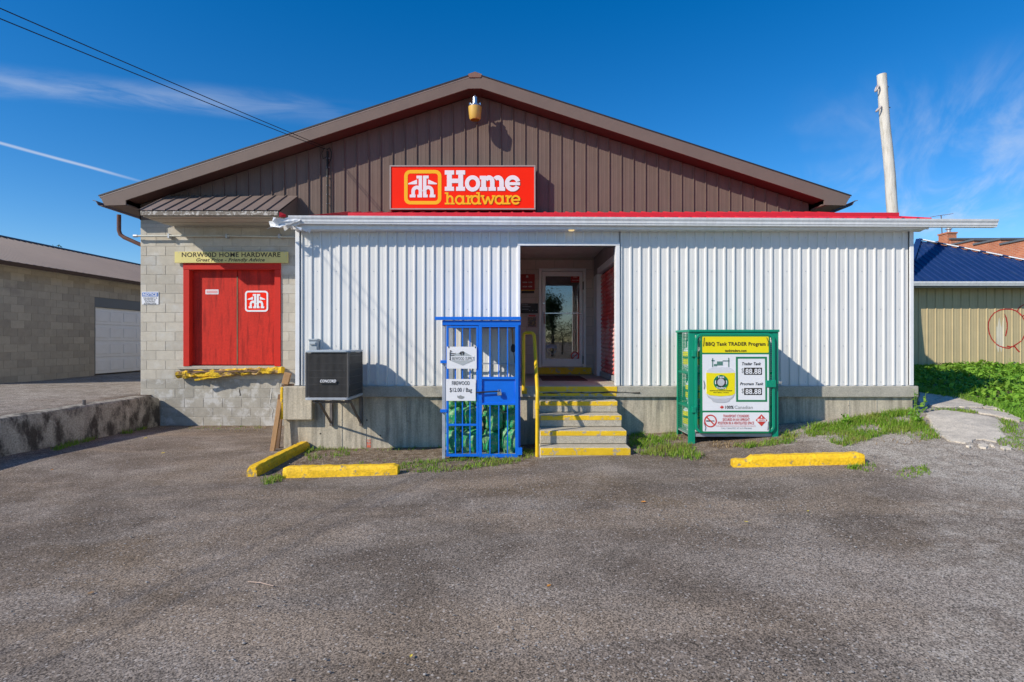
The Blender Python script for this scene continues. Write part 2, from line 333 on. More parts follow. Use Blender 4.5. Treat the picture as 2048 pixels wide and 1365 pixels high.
def groundmat():
    m = bpy.data.materials.new('worn_asphalt_and_soil'); m.use_nodes = True; t = NT(m.node_tree); b = m.node_tree.nodes['Principled BSDF']
    pos = t.node('ShaderNodeNewGeometry').outputs['Position']
    dirt = t.node('ShaderNodeAttribute', attribute_name='dirt').outputs['Fac']
    grav = t.node('ShaderNodeAttribute', attribute_name='gravel').outputs['Fac']
    big = t.noise(t.scalev(pos, (.75, 1.0, 1)), .85, 5, .62, .4)
    med = t.noise(pos, 3.3, 5, .6)
    c = t.mix(t.rng(big, .38, .66), (.182, .144, .113), (.285, .238, .197))
    c = t.mix(t.rng(t.noise(t.vmath('ADD', pos, (9, 4, 0)), .55, 6, .6, .5), .50, .70), c, (.188, .140, .097))
    c = t.mix(1, c, t.rng(med, .3, .7, .86, 1.12, False), 'MULTIPLY')
    sp2 = t.node('ShaderNodeMapping'); t.put(sp2.inputs[0], pos); sp2.inputs['Rotation'].default_value = (0, 0, -.5); sp2.inputs['Scale'].default_value = (.28, 1.15, 1)
    c = t.mix(t.math('MULTIPLY', t.rng(t.noise(sp2.outputs[0], .95, 5, .6, .3), .47, .66), .75), c, (.300, .232, .172))
    c = t.mix(1, c, t.rng(t.noise(t.vmath('ADD', pos, (3.3, 8.1, 0)), .62, 4, .55, .8), .34, .56, .82, 1.03), 'MULTIPLY')
    # soil and gravel by place
    edge = t.noise(pos, 4.5, 6, .65)
    dm = t.rng(t.math('ADD', dirt, t.math('MULTIPLY', t.math('SUBTRACT', edge, .5), 1.3)), .35, .75)
    soil = t.mix(t.rng(t.noise(pos, 9, 5), .35, .65), (.15, .105, .07), (.27, .21, .155))
    c = t.mix(dm, c, soil)
    gm = t.rng(t.math('ADD', grav, t.math('MULTIPLY', t.math('SUBTRACT', edge, .5), 1.1)), .30, .85)
    c = t.mix(gm, c, t.mix(t.rng(t.noise(pos, 6, 5), .3, .7), (.29, .245, .200), (.43, .380, .322)))
    # aggregate: single stones, two sizes
    vc = t.node('ShaderNodeTexVoronoi'); t.put(vc.inputs['Vector'], pos); vc.inputs['Scale'].default_value = 135
    bw = t.node('ShaderNodeRGBToBW'); t.put(bw.inputs[0], vc.outputs['Color'])
    c = t.mix(1, c, t.rng(bw.outputs[0], .15, .85, .35, 1.70, False), 'MULTIPLY')
    v2 = t.node('ShaderNodeTexVoronoi'); t.put(v2.inputs['Vector'], pos); v2.inputs['Scale'].default_value = 42
    bw2 = t.node('ShaderNodeRGBToBW'); t.put(bw2.inputs[0], v2.outputs['Color'])
    st = t.math('MULTIPLY', t.rng(bw2.outputs[0], .70, .80), t.rng(v2.outputs['Distance'], .42, .25))
    c = t.mix(t.math('MULTIPLY', st, .65), c, (.58, .52, .465))
    sd = t.math('MULTIPLY', t.rng(bw2.outputs[0], .30, .22), t.rng(v2.outputs['Distance'], .45, .25))
    c = t.mix(t.math('MULTIPLY', sd, .6), c, (.075, .065, .058))
    t.put(b.inputs['Base Color'], c); b.inputs['Roughness'].default_value = .92; b.inputs['Specular IOR Level'].default_value = .1
    h = t.math('ADD', t.math('MULTIPLY', bw.outputs[0], .55), t.math('MULTIPLY', t.noise(pos, 46, 3, .7), 1.1))
    bn = t.node('ShaderNodeBump'); bn.inputs['Strength'].default_value = .8; bn.inputs['Distance'].default_value = .008
    t.put(bn.inputs['Height'], h); t.l.new(bn.outputs[0], b.inputs['Normal']); return m
M['ground'] = groundmat()

# ------------------------------------------------------------------ ground
CP = np.array([(-7.4,11.75,-1.775),(-4.6,11.75,-1.775),(-7.4,8.0,-1.68),(-6.6,7.1,-1.72),(-7.4,2.4,-1.74),(-3.5,8.64,-1.67),(-1.5,8.64,-1.655),
  (0,8.64,-1.62),(.4,7.56,-1.555),(1.6,7.56,-1.535),(2,8.64,-1.44),(3.1,7.9,-1.425),(4.2,8.64,-1.295),(6.2,8.64,-1.085),(3.3,6.4,-1.46),
  (-2,6.7,-1.665),(-3.3,6.85,-1.69),(0,2.6,-1.61),(5,4.8,-1.43),(8,6,-1.24),(8,9,-1.08),(8.6,10.6,-.93),(10,15,-.74),(16,15,-.72),
  (12,9.6,-.92),(0,0,-1.61),(-6,0,-1.72),(8,0,-1.46),(6.4,12,-1.0),(16,4,-1.2),(3,12,-1.3),(-2,14,-1.6),(-8,16,-1.7)], float)
def tps(r): return np.where(r > 1e-9, r*r*np.log(np.maximum(r, 1e-9)), 0.0)
_n = len(CP); _K = tps(np.hypot(CP[:, None, 0]-CP[None, :, 0], CP[:, None, 1]-CP[None, :, 1]))+np.eye(_n)*.4
_Pm = np.c_[np.ones(_n), CP[:, :2]]
_sol = np.linalg.solve(np.block([[_K, _Pm], [_Pm.T, np.zeros((3, 3))]]), np.r_[CP[:, 2], np.zeros(3)])
def low_ground(X, Y):
    x = np.clip(X, -8, 16); y = np.clip(Y, 0, 15.2)
    r = np.hypot(x[..., None]-CP[:, 0], y[..., None]-CP[:, 1])
    return EYE+tps(r)@_sol[:_n]+_sol[_n]+_sol[_n+1]*x+_sol[_n+2]*y
def ground_z(X, Y):
    X = np.asarray(X, float); Y = np.asarray(Y, float)
    up = EYE-1.13+np.clip(-7.5-X, 0, 6)*.018-np.clip(11-Y, 0, 10)*.004
    t = np.clip((-7.50-X)/.1, 0, 1)
    return low_ground(X, Y)*(1-t)+up*t
def gz(x, y): return float(ground_z(np.array(x), np.array(y)))
def on_ground(px, py):
    """the ground point seen at a photo pixel"""
    d = np.array([(px-CX)/F, 1.0, -(py-CY)/F]); lo = .5
    for t in np.arange(.5, 60, .02):
        if EYE+d[2]*t <= gz(d[0]*t, t): return Vector((d[0]*t, t, gz(d[0]*t, t)))
    return Vector((d[0]*60, 60, 0))
def axis(lo, hi, step, far, extra=()):
    a = list(np.arange(lo, hi+1e-6, step)); f = []
    d = step*2
    x = hi
    while x < far: d *= 1.6; x += d; f.append(x)
    g = []; d = step*2; x = lo
    while x > -far: d *= 1.6; x -= d; g.append(x)
    return np.array(sorted(set(np.round(list(g)+a+f+list(extra), 4))))
gx = axis(-14, 17, .13, 600, (-7.62, -7.5, -7.6, -7.4)); gy = axis(.4, 16, .13, 600)
GX, GY = np.meshgrid(gx, gy); GZ = ground_z(GX, GY)
GZ = GZ+.012*np.sin(GX*1.7+GY*.9)*np.sin(GY*1.3-GX*.6)
nx, ny = len(gx), len(gy)
idx = np.arange(nx*ny).reshape(ny, nx)
fs = np.stack([idx[:-1, :-1], idx[:-1, 1:], idx[1:, 1:], idx[1:, :-1]], -1).reshape(-1, 4)
me = bpy.data.meshes.new('ground'); me.from_pydata(np.stack([GX, GY, GZ], -1).reshape(-1, 3).tolist(), [], fs.tolist())
for p in me.polygons: p.use_smooth = True
def sst(x, a, b): t = np.clip((x-a)/(b-a), 0, 1); return t*t*(3-2*t)
def rectmask(x0, x1, y0, y1, s): return sst(GX, x0-s, x0+s)*(1-sst(GX, x1-s, x1+s))*sst(GY, y0-s, y0+s)*(1-sst(GY, y1-s, y1+s))
dirt = np.maximum.reduce([rectmask(-3.15, .35, 6.9, 8.9, .18), rectmask(1.75, 6.6, 7.5, 9, .3), .75*rectmask(-7.5, -3.3, 11.2, 12, .35), .6*rectmask(-7.6, -6.9, 0, 12, .2),
                          .9*sst(GX, 7.2, 8)*sst(GY, 7.6, 8.6), .55*rectmask(2.2, 4.8, 6.5, 7.6, .3)])
grav = np.maximum.reduce([sst(GX+.25*(GY-5), 3.4, 5.4)*(1-sst(GY, 8.5, 10)), .55*sst(GX/np.maximum(GY, 1), .45, .85)*(1-sst(GY, 5.5, 7.5))*(GY > 0), .65*(1-sst(GX, -8.2, -7.6))])
for nm, arr in (('dirt', dirt), ('gravel', grav)):
    a = me.attributes.new(nm, 'FLOAT', 'POINT'); a.data.foreach_set('value', arr.reshape(-1).astype(np.float32))
me.materials.append(M['ground'])
ground = bpy.data.objects.new('ground', me); COL.objects.link(ground); structure(ground)

# ------------------------------------------------------------------ store building
YA, YB = 8.64, 11.75                  # annex front, block wall and gable front
store = thing('store_building', 'brown gabled hardware store with white ribbed annex and grey block bay', 'building', (-.8, YB, 0))
XL, XR = -7.83, 6.25
YR = YB-.40; SR = F/YR                # rake overhang
def rz(px, py): return ((px-CX)/SR, EYE-(py-CY)/SR)
pkx, pkz = rz(950, 148)
elx, elz = rz(200, 391.5); erx, erz = 2*pkx-elx, elz
slope = (pkz-elz)/(pkx-elx)
def roof_top(x): return pkz-abs(x-pkx)*slope
FD = .285                             # fascia depth
def soffit_z(x): return min(roof_top(x)-FD, pkz-FD-.02)

blockmesh = {}
def block_mesh(wd_, h, mat, depth=.02):
    k = (round(wd_, 2), round(h, 2), mat.name)
    if k not in blockmesh:
        m = MB().box(-wd_/2, wd_/2, 0, depth, -h/2, h/2)
        o = m.build('block', mat, None, bevel=.004, at=(0, 0, 0)); blockmesh[k] = o.data; bpy.data.objects.remove(o)
    return blockmesh[k]
def lay_blocks(u0, u1, z0, z1, holes, put, L=.4, H=.2, joint=.007, phase=0.0):
    row = 0; z = z0
    while z < z1-.03:
        h = min(H, z1-z); cuts = [u0]; u = u0-L+(phase if row % 2 == 0 else phase+L/2) % L
        while u < u1:
            if u > u0: cuts.append(u)
            u += L
        cuts.append(u1)
        for a, b in zip(cuts[:-1], cuts[1:]):
            segs = [(a, b)]
            for (h0, h1, k0, k1) in holes:
                if z+h*.5 > k0 and z+h*.5 < k1:
                    ns = []
                    for s, e in segs:
                        if e <= h0 or s >= h1: ns.append((s, e)); continue
                        if s < h0: ns.append((s, h0))
                        if e > h1: ns.append((h1, e))
                    segs = ns
            for s, e in segs:
                if e-s > .05: put((s+e)/2, z+h/2, e-s-joint, h-joint, row)
        z += H; row += 1

# mortar core of the front wall, with its two openings
LD = (-6.79, -4.99, EYE-.525, EYE+1.52)       # loading door opening
ED = (.60, 1.53, EYE-.55, EYE+1.50)           # shop door opening
zt = EYE+2.72
c = MB(); y0, y1 = YB+.0045, YB+.2
for x0, x1, a, b in ((XL, LD[0], -.6, zt), (LD[0], LD[1], -.6, LD[2]), (LD[0], LD[1], LD[3], zt), (LD[1], ED[0], -.6, zt),
                     (ED[0], ED[1], -.6, ED[2]), (ED[0], ED[1], ED[3], zt), (ED[1], XR, -.6, zt)):
    c.box(x0, x1, y0, y1, a, b)
bw_ = c.build('block_wall', M['mortar'], store)
def put_front(mat_lo, mat_hi, split):
    def f(u, z, wd_, h, row):
        place('block', block_mesh(wd_, h, mat_lo if z < split else mat_hi), bw_, (u, YB+random.uniform(-.0015, .0015), z))
    return f
lay_blocks(XL, -4.0, EYE-1.775-.03, zt-.25, [LD], put_front(M['block_low'], M['block'], EYE-.72), phase=.13)
lay_blocks(.10, 1.80, EYE-.69, EYE+1.74, [ED], put_front(M['block_entry'], M['block_entry'], 9), phase=.2)

# side and back walls, dark inside
sw = MB().box(XL, XL+.2, YB+.2, 30, -.6, EYE+3.02).build('side_wall', M['block'], store)
sw = MB().box(XR-.2, XR, YB+.2, 30, -.6, EYE+3.02).build('side_wall', M['brown'], store)
MB().prism([(XL, 30, -.6), (XR, 30, -.6), (XR, 30, roof_top(XR)-.06), (pkx, 30, pkz-.06), (XL, 30, roof_top(XL)-.06)], (0, .2, 0)).build('back_wall', M['brown'], store)
MB().box(XL+.2, XR-.2, YB+.2, 30, EYE-.62, EYE-.56).build('interior_floor', M['dark_room'], store)

# gable core and its standing-seam panels
gb = MB().prism([(XL, YB+.03, EYE+2.6), (XR, YB+.03, EYE+2.6), (XR, YB+.03, soffit_z(XR)), (pkx, YB+.03, soffit_z(pkx)), (XL, YB+.03, soffit_z(XL))], (0, .17, 0)).build('gable_wall', M['brown_dark'], store)
PW = .2535
prof = [(0, 0), (.005, -.025), (.017, -.025), (.021, 0), (.07, 0), (.078, -.0015), (.098, -.0015), (.106, 0), (.165, 0), (.173, -.0015), (.193, -.0015), (.201, 0), (PW, 0)]
x = XL; px0 = pkx-PW*round((pkx-XL)/PW)
x = px0
while x < XR-.02:
    vs_, fs_ = [], []
    pts = [(min(max(x+a, XL), XR), YB+d) for a, d in prof]
    for X_, Y_ in pts: vs_ += [(X_, Y_, EYE+2.55), (X_, Y_, soffit_z(X_)+.015)]
    fs_ = [(2*i, 2*i+2, 2*i+3, 2*i+1) for i in range(len(pts)-1)]
    MB().add(vs_, fs_).build('siding_panel', M['brown'], gb, recalc=False)
    x += PW

# main roof, fascia, soffit, eave boxes
t = .05
roof = MB().prism([(elx, YR-.015, elz), (pkx, YR-.015, pkz), (erx, YR-.015, erz), (erx, YR-.015, erz-t), (pkx, YR-.015, pkz-t), (elx, YR-.015, elz-t)], (0, 30.4-YR, 0)).build('roof', M['brown_roof'], store)
MB().prism([(pkx-.14, YR-.03, pkz-.02), (pkx, YR-.03, pkz+.03), (pkx+.14, YR-.03, pkz-.02), (pkx+.12, YR-.03, pkz-.085), (pkx-.12, YR-.03, pkz-.085)], (0, .5, 0)).build('ridge_cap', pmat('rusty_ridge_cap', (.22, .115, .085), .7, .2, 12, .2, 40), roof)
for s in (-1, 1):
    MB().prism([(pkx, YR-.022, pkz+.012), (pkx+s*(pkx-elx+.02), YR-.022, elz+.005), (pkx+s*(pkx-elx+.02), YR-.022, elz-.022), (pkx, YR-.022, pkz-.016)], (0, .006, 0)).build('drip_edge', M['ink'], roof)
for s in (-1, 1):
    ex = elx if s < 0 else erx
    def mx(v): return pkx+s*v
    hw = pkx-elx
    top = [(mx(0), pkz-.006), (mx(hw), elz-.006)]
    low = [(mx(hw-.10), elz-.205), (mx(hw-.53), elz-.195), (mx(hw-.53), roof_top(mx(hw-.53))-FD+.015), (mx(.13), pkz-FD-.02), (mx(0), pkz-FD-.02)]
    MB().prism([(a, YR-.012-(0.004 if s > 0 else 0), b) for a, b in top+low], (0, .032, 0)).build('fascia', M['brown_fascia'], store)
    # soffit under the rake
    q = [(mx(0), soffit_z(pkx)+.012), (mx(.13), soffit_z(pkx)+.012), (mx(hw-.53), soffit_z(mx(hw-.53))+.03)]
    m = MB()
    for (a, za), (b, zb) in zip(q[:-1], q[1:]):
        m.prism([(a, YR+.02, za), (b, YR+.02, zb), (b, YR+.02, zb+.02), (a, YR+.02, za+.02)], (0, YB-YR+.02, 0))
    m.build('soffit', M['brown_dark'], store)
    # boxed eave along the side
    xa, xb = sorted((mx(hw-.11), mx(hw-.56)))
    MB().box(xa, xb, YR+.02, 30, elz-.20, elz-.175).build('eave_soffit', M['brown_fascia'], store)
    MB().prism([(mx(hw-.10), YR+.022, elz-.205), (mx(hw), YR+.022, elz-.055), (mx(hw-.03), YR+.022, elz-.055), (mx(hw-.13), YR+.022, elz-.205)], (0, 30-YR, 0)).build('eave_fascia', M['brown_fascia'], store)
    # gutter
    g = [(0.0, -.20), (.05, -.205), (.09, -.17), (.13, -.09), (.19, -.075), (.19, -.085), (.135, -.10), (.095, -.18), (.05, -.19), (.01, -.188)]
    MB().prism([(mx(hw-.02+a*1.15), YR+.06, elz+b) for a, b in g], (0, 30-YR, 0)).build('gutter', M['brown_fascia'], store)
MB().tube([(-8.53, 12.1, EYE+2.74), (-8.53, 12.1, EYE+2.40), (-8.50, 12.1, EYE+2.31), (-8.42, 12.1, EYE+2.25), (-7.86, 12.1, EYE+2.0), (-7.80, 12.1, EYE+1.9)], .042, 8).build('downspout', pmat('brown_downspout', (.14, .065, .045), .4, .1, 6), store, smooth=40)

# ---- awning over the loading door
AX0, AX1 = -7.2, -4.5; AYF = YB-.96; zaf = EYE+2.53; zab = EYE+3.05
aw = MB().prism([(AX0+.02, AYF+.03, zaf-.09), (AX0+.02, YB-.04, zaf-.09), (AX0+.02, YB-.04, zab-.04), (AX0+.02, AYF+.03, zaf-.035)], (AX1-AX0-.04, 0, 0)).build('awning', M['brown'], store)
n = 11; pw = (AX1-AX0)/n
for i in range(n):
    xa = AX0+i*pw; pr = [(0, 0), (.006, .028), (.022, .028), (.028, 0), (pw*.5, .004), (pw-.001, 0)]
    vs_ = []
    for a, h in pr: vs_ += [(xa+a, AYF-.02, zaf-.005+h), (xa+a, YB-.035, zab+h)]
    MB().add(vs_, [(2*k, 2*k+2, 2*k+3, 2*k+1) for k in range(len(pr)-1)]).build('roof_panel', M['brown_roof'], aw, recalc=False)
box('edge_board', M['soffit_edge'], aw, AX0+.01, AX1-.03, AYF-.005, AYF+.03, zaf-.095, zaf-.012)
for i in range(5):
    ya = AYF+.05+i*(YB-.03-AYF-.05)/5
    box('soffit_board', M['soffit_cream'], aw, AX0+.03, AX1-.05, ya, ya+.165, zaf-.112-(i % 2)*.006, zaf-.092)

# ---- loading door, sill, trim
ld = box('loading_door', M['red_trim'], store, LD[0]+.01, LD[1]-.01, YB+.155, YB+.19, LD[2], LD[3]-.005)
mid = U(470.5, YB)
lf1 = box('door_leaf', M['red_door'], ld, LD[0]+.005, mid-.008, YB+.105, YB+.15, LD[2]+.02, LD[3]-.01, .004)
lf2 = box('door_leaf', M['red_door'], ld, mid+.008, LD[1]-.005, YB+.10, YB+.15, LD[2]+.02, LD[3]-.01, .004)
box('door_edge_strip', M['wood_dark'], ld, mid-.016, mid+.008, YB+.094, YB+.099, LD[2]+.03, LD[3]-.15)
xo0, xo1, zo1 = U(368, YB), U(562, YB), W(527, YB)
box('door_frame', M['red_trim'], ld, xo0, LD[0]+.005, YB-.03, YB+.12, W(733, YB), zo1-.14, .004)
box('door_frame', M['red_trim'], ld, LD[1]-.005, xo1, YB-.03, YB+.12, W(733, YB), zo1-.14, .004)
box('door_frame', M['red_trim'], ld, xo0-.002, xo1+.002, YB-.034, YB+.12, zo1-.138, zo1, .004)
box('door_sill', M['concrete_slab'], ld, xo0-.12, xo1+.05, YB-.05, YB+.1, W(739, YB), W(733.5, YB), .006)

# repair mortar on the lower courses
random.seed(14)
def jagged(name, pts, w_, Y, mat, parent, th=.004):
    L, Rr = [], []
    for (a, b), (c_, d) in zip(pts[:-1], pts[1:]):
        n = 6
        for k in range(n):
            x_, y_ = a+(c_-a)*k/n+random.uniform(-.7, .7), b+(d-b)*k/n+random.uniform(-.7, .7); t_ = Vector((c_-a, d-b)).normalized(); q = w_*random.uniform(.3, 1.3)
            L.append((U(x_-t_.y*q, Y), W(y_+t_.x*q, Y))); Rr.append((U(x_+t_.y*q, Y), W(y_-t_.x*q, Y)))
    m = MB()
    for i in range(len(L)-1): m.add([(L[i][0], Y, L[i][1]), (Rr[i][0], Y, Rr[i][1]), (Rr[i+1][0], Y, Rr[i+1][1]), (L[i+1][0], Y, L[i+1][1])], [(0, 1, 2, 3)])
    return m.build(name, mat, parent)
M['repair'] = pmat('pale_repair_mortar', (.60, .57, .51), .95, .15, 20)
M['crack'] = pmat('dark_crack', (.06, .05, .04), .95, .3, 30)
jagged('mortar_repair', [(543, 775), (541, 796), (538, 812), (545, 820), (543, 835), (546, 846)], 1.1, YB-.006, M['repair'], bw_)
jagged('mortar_repair', [(479, 777), (480, 795)], .8, YB-.006, M['crack'], bw_)
# ---- annex
ANX0, ANX1 = -3.345, 6.21; OPX0, OPX1 = .124, 1.61
zf = EYE-.697; zw = EYE+1.72; OPZ = EYE+1.475
ann = MB()
for x0, x1, a, b in ((ANX0, OPX0, zf, zw), (OPX1, ANX1, zf, zw), (OPX0, OPX1, OPZ, zw)): ann.box(x0, x1, YA+.03, YA+.12, a, b)
ann.box(ANX0, ANX0+.08, YA+.12, YB, zf, zw); ann.box(ANX1-.08, ANX1, YA+.12, YB, zf, zw)
ann = ann.build('annex_wall', M['white_trim'], store)
RP = .1459
def rib_profile(pitch):      # one rib and the pan that follows
    return [(0, 0), (.011, -.020), (.033, -.020), (.041, 0), (.088, 0), (.092, -.0012), (.102, -.0012), (.106, 0), (pitch, 0)]
def siding(x0, x1, z0, z1, y, mat, parent, pitch, per, phase, prof_f=rib_profile, screws=None, smat=None):
    k = math.floor((x0-phase)/pitch); xs = phase+k*pitch
    while xs < x1:
        pts = []
        for j in range(per):
            for a, d in prof_f(pitch)[:-1]: pts.append((xs+j*pitch+a, d))
        pts.append((xs+per*pitch, 0))
        cl_ = [(min(max(a, x0), x1), d) for a, d in pts]
        cl_ = [p for i, p in enumerate(cl_) if i == 0 or p[0]-cl_[i-1][0] > 1e-5 or abs(p[1]-cl_[i-1][1]) > 1e-5]
        if cl_[-1][0]-cl_[0][0] > .01:
            vs_ = []
            for a, d in cl_: vs_ += [(a, y+d, z0), (a, y+d, z1)]
            p = MB().add(vs_, [(2*i, 2*i+2, 2*i+3, 2*i+1) for i in range(len(cl_)-1)]).build('siding_panel', mat, parent, recalc=False)
            if screws:
                m = MB()
                for j in range(0, per, 2):
                    sx = xs+j*pitch+.115
                    if x0+.02 < sx < x1-.02:
                        for z in screws:
                            m.prism([(sx+.007*math.cos(q*math.pi/3), y-.005, z+.007*math.sin(q*math.pi/3)) for q in range(6)], (0, .004, 0))
                if m.v:
                    s_ = m.build('screws', smat, p); s_['kind'] = 'stuff'
        xs += per*pitch
scr = [zf+.06, zf+.62, zf+1.19, zf+1.78, zf+2.3]
ph = U(600, YA)
siding(ANX0+.055, OPX0-.03, zf+.012, zw, YA+.026, M['white'], ann, RP, 6, ph, screws=scr, smat=M['galv'])
siding(OPX1+.06, ANX1-.05, zf+.012, zw, YA+.026, M['white'], ann, RP, 6, ph, screws=scr, smat=M['galv'])
siding(OPX0-.03, OPX1+.06, OPZ+.03, zw, YA+.026, M['white'], ann, RP, 6, ph)
box('corner_trim', M['white_trim'], ann, ANX0-.01, ANX0+.055, YA-.012, YA+.04, zf+.008, zw-.004, .004)
box('corner_trim', M['white_trim'], ann, ANX1-.05, ANX1+.01, YA-.012, YA+.04, zf+.008, zw-.004, .004)
box('opening_trim', M['white_trim'], ann, OPX0-.035, OPX0+.004, YA-.014, YA+.125, zf+.004, OPZ+.03, .004)
box('opening_trim', M['white_trim'], ann, OPX1-.004, OPX1+.06, YA-.014, YA+.125, zf+.004, OPZ+.03, .004)
box('opening_trim', M['white_trim'], ann, OPX0-.035, OPX1+.06, YA-.017, YA+.127, OPZ+.0, OPZ+.05, .004)
# slab and foundation
zs = EYE-.868
slab = MB().box(ANX0-.2, ANX1+.07, YA-.03, YB-.01, zs, zf).build('floor_slab', M['concrete_slab'], store, bevel=.012, seg=2)
fnd = MB().box(ANX0-.2, ANX1+.01, YA+.02, YA+.25, -.5, zs-.004).build('foundation', M['concrete'], store)
for px in (683, 731, 815, 1700, 1755):
    xx = U(px, YA); box('form_seam', M['concrete_slab'], fnd, xx-.006, xx+.006, YA+.014, YA+.03, -.3, zs-.01)
MB().box(ANX0-.2, ANX0, YA+.25, YB-.01, -.5, zs-.004).box(ANX1-.2, ANX1+.01, YA+.25, YB-.01, -.5, zs-.004).build('foundation_side', M['concrete'], store)
pier = MB().box(U(566, YA-.09), U(624, YA-.09), YA-.10, YA+.6, W(840, YA-.09), zf-.002).build('corner_pier', M['concrete'], store, bevel=.015, seg=2)
box('yellow_edge', M['yellow'], pier, U(561, YA-.09), U(566.5, YA-.09), YA-.105, YA+.3, W(839, YA-.09), zf-.01, .006)
box('paint_mark', pmat('orange_spray_mark', (.60, .14, .08), .9, .3, 30, col2=(.40, .36, .30), c2=(.45, .6), c2scale=22), fnd, U(733, YA), U(741, YA), YA+.016, YA+.03, W(896, YA), W(880, YA))

for px, py in ((683, 841), (733, 841), (815, 843), (1700, 812), (640, 868), (760, 872)):
    MB().prism([(U(px, YA)+.013*math.cos(k*math.pi/4), YA+.017, W(py, YA)+.013*math.sin(k*math.pi/4)) for k in range(8)], (0, .006, 0)).build('tie_hole', M['crack'], fnd)
jagged('slab_crack', [(1085, 787), (1130, 785.5), (1180, 786.5), (1230, 784), (1290, 787)], 1.3, YA-.0385, M['crack'], slab)
# entry recess
ent = box('entry_recess', M['white_trim'], store, OPX0-.06, OPX0-.024, YA+.12, YB-.004, zf, EYE+1.75)
box('entry_ceiling', M['ceiling'], ent, OPX0-.02, 2.0, YA+.121, YB-.004, EYE+1.75, EYE+1.80)
XS = 1.74
SY0, SY1, SZ1 = 9.0, 11.04, EYE+1.33
box('entry_side_wall', pmat('taupe_tongue_and_groove', (.40, .355, .33), .7, .06, 5), ent, XS-.02, XS+.10, YA+.121, YB-.004, SZ1+.02, EYE+1.749)
for i in range(22):
    yy = YA+.14+i*.135; box('board_groove', M['brown_dark'], ent, XS-.023, XS-.018, yy, yy+.006, SZ1+.13, EYE+1.745)
box('shutter_header', M['white_trim'], ent, XS-.035, XS+.1, YA+.13, SY1+.1, SZ1, SZ1+.12, .004)
box('entry_pillar', M['white_trim'], ent, XS-.06, XS+.1, SY1, SY1+.30, zf, SZ1-.003, .004)
box('entry_side_post', M['white_trim'], ent, XS-.02, XS+.1, SY1+.30, YB-.006, zf, SZ1+.017)
box('entry_side_post', M['white_trim'], ent, XS-.03, XS+.1, YA+.122, SY0, zf, SZ1-.003, .004)
sh = box('roll_up_shutter', M['dark_room'], store, XS+.06, XS+.08, SY0, SY1, zf+.01, SZ1)
nsl = 25; sh_h = (SZ1-zf-.12)/nsl
for i in range(nsl):
    z0 = zf+.10+i*sh_h; a = []
    for k in range(7):
        q = k/6; a.append((XS+.045-.028*math.sin(math.pi*min(1, q*1.08))-.004*q, z0+q*sh_h))
    vs_ = [];
    for xx, z in a: vs_ += [(xx, SY0+.005, z), (xx, SY1-.005, z)]
    MB().add(vs_, [(2*k, 2*k+1, 2*k+3, 2*k+2) for k in range(6)]).build('slat', M['red_shutter'], sh, smooth=60)
box('bottom_bar', M['galv'], sh, XS-.005, XS+.06, SY0+.005, SY1-.005, zf+.006, zf+.10, .006)
# shop door
sd = MB()
dx0, dx1, dz0, dz1 = U(1078, YB-.03), U(1172, YB-.03), EYE-.55, W(537, YB-.03)
fw = .055
for x0, x1, a, b in ((dx0, dx0+fw, dz0, dz1-fw), (dx1-fw, dx1, dz0, dz1-fw), (dx0, dx1, dz1-fw, dz1)): sd.box(x0, x1, YB-.035, YB+.10, a, b)
sd = sd.build('shop_door', M['door_alu'], store, bevel=.004)
a0, a1, b0, b1 = dx0+fw+.012, dx1-fw-.008, dz0+.015, dz1-fw-.01
leaf = MB(); rw = .095
for x0, x1, z0, z1 in ((a0, a0+rw*.75, b0, b1), (a1-rw*.75, a1, b0, b1), (a0+rw*.75, a1-rw*.75, b0, b0+.16), (a0+rw*.75, a1-rw*.75, b1-.10, b1)): leaf.box(x0, x1, YB-.012, YB+.04, z0, z1)
leaf = leaf.build('door_leaf', M['door_alu'], sd, bevel=.004)
box('glass_pane', M['glass'], sd, a0+rw*.75-.01, a1-rw*.75+.01, YB+.010, YB+.018, b0+.15, b1-.09)
mz = W(627, YB); box('push_bar', M['steel'], leaf, a0+.03, a1-.03, YB-.03, YB-.008, mz-.012, mz+.012, .004)
MB().tube([(a0+.04, YB-.012, W(648, YB)), (a0+.04, YB-.07, W(648, YB)), (a0+.04, YB-.07, W(626, YB)), (a0+.04, YB-.012, W(626, YB))], .013, 8).build('pull_handle', M['steel'], leaf, smooth=40)
box('lock', M['steel'], leaf, a0+.025, a0+.055, YB-.02, YB-.008, W(609, YB), W(605, YB), .004)
for py in (572, 720): box('hinge', M['rubber'], sd, a1-.01, a1+.012, YB-.045, YB-.036, W(py+8, YB), W(py-8, YB))
box('door_sill', M['yellow_worn'], sd, dx0-.02, dx1+.10, YB-.16, YB-.005, zf+.004, dz0-.004, .008)

# annex roof: ribbed red sheets, fascia, gutter, soffit
zr0, zr1 = EYE+1.855, EYE+2.70; YF = 8.47
def roofz(y): return zr0+(y-YF)/(YB-.05-YF)*(zr1-zr0)
arf = MB().prism([(ANX0-.09, YF, zr0-.05), (ANX0-.09, YB-.05, zr1-.05), (ANX0-.09, YB-.05, zr1-.01), (ANX0-.09, YF, zr0-.01)], (ANX1-ANX0+.22, 0, 0)).build('annex_roof', M['white_trim'], store)
rp = .2275; x = ANX0-.10
def roof_sheet(x0, x1, parent, mat, rp=.2275, lift=0):
    pts = []; a = x0
    while a < x1-.01:
        for d, h in ((0, 0), (.02, .02), (.05, .02), (.07, 0)): pts.append((min(a+d, x1), h+lift))
        a += rp
    pts.append((x1, lift)); vs_ = []
    for a, h in pts: vs_ += [(a, YF-.035, roofz(YF-.035)+h), (a, YB-.05, zr1+h)]
    return MB().add(vs_, [(2*k, 2*k+2, 2*k+3, 2*k+1) for k in range(len(pts)-1)]).build('roof_panel', mat, parent, recalc=False)
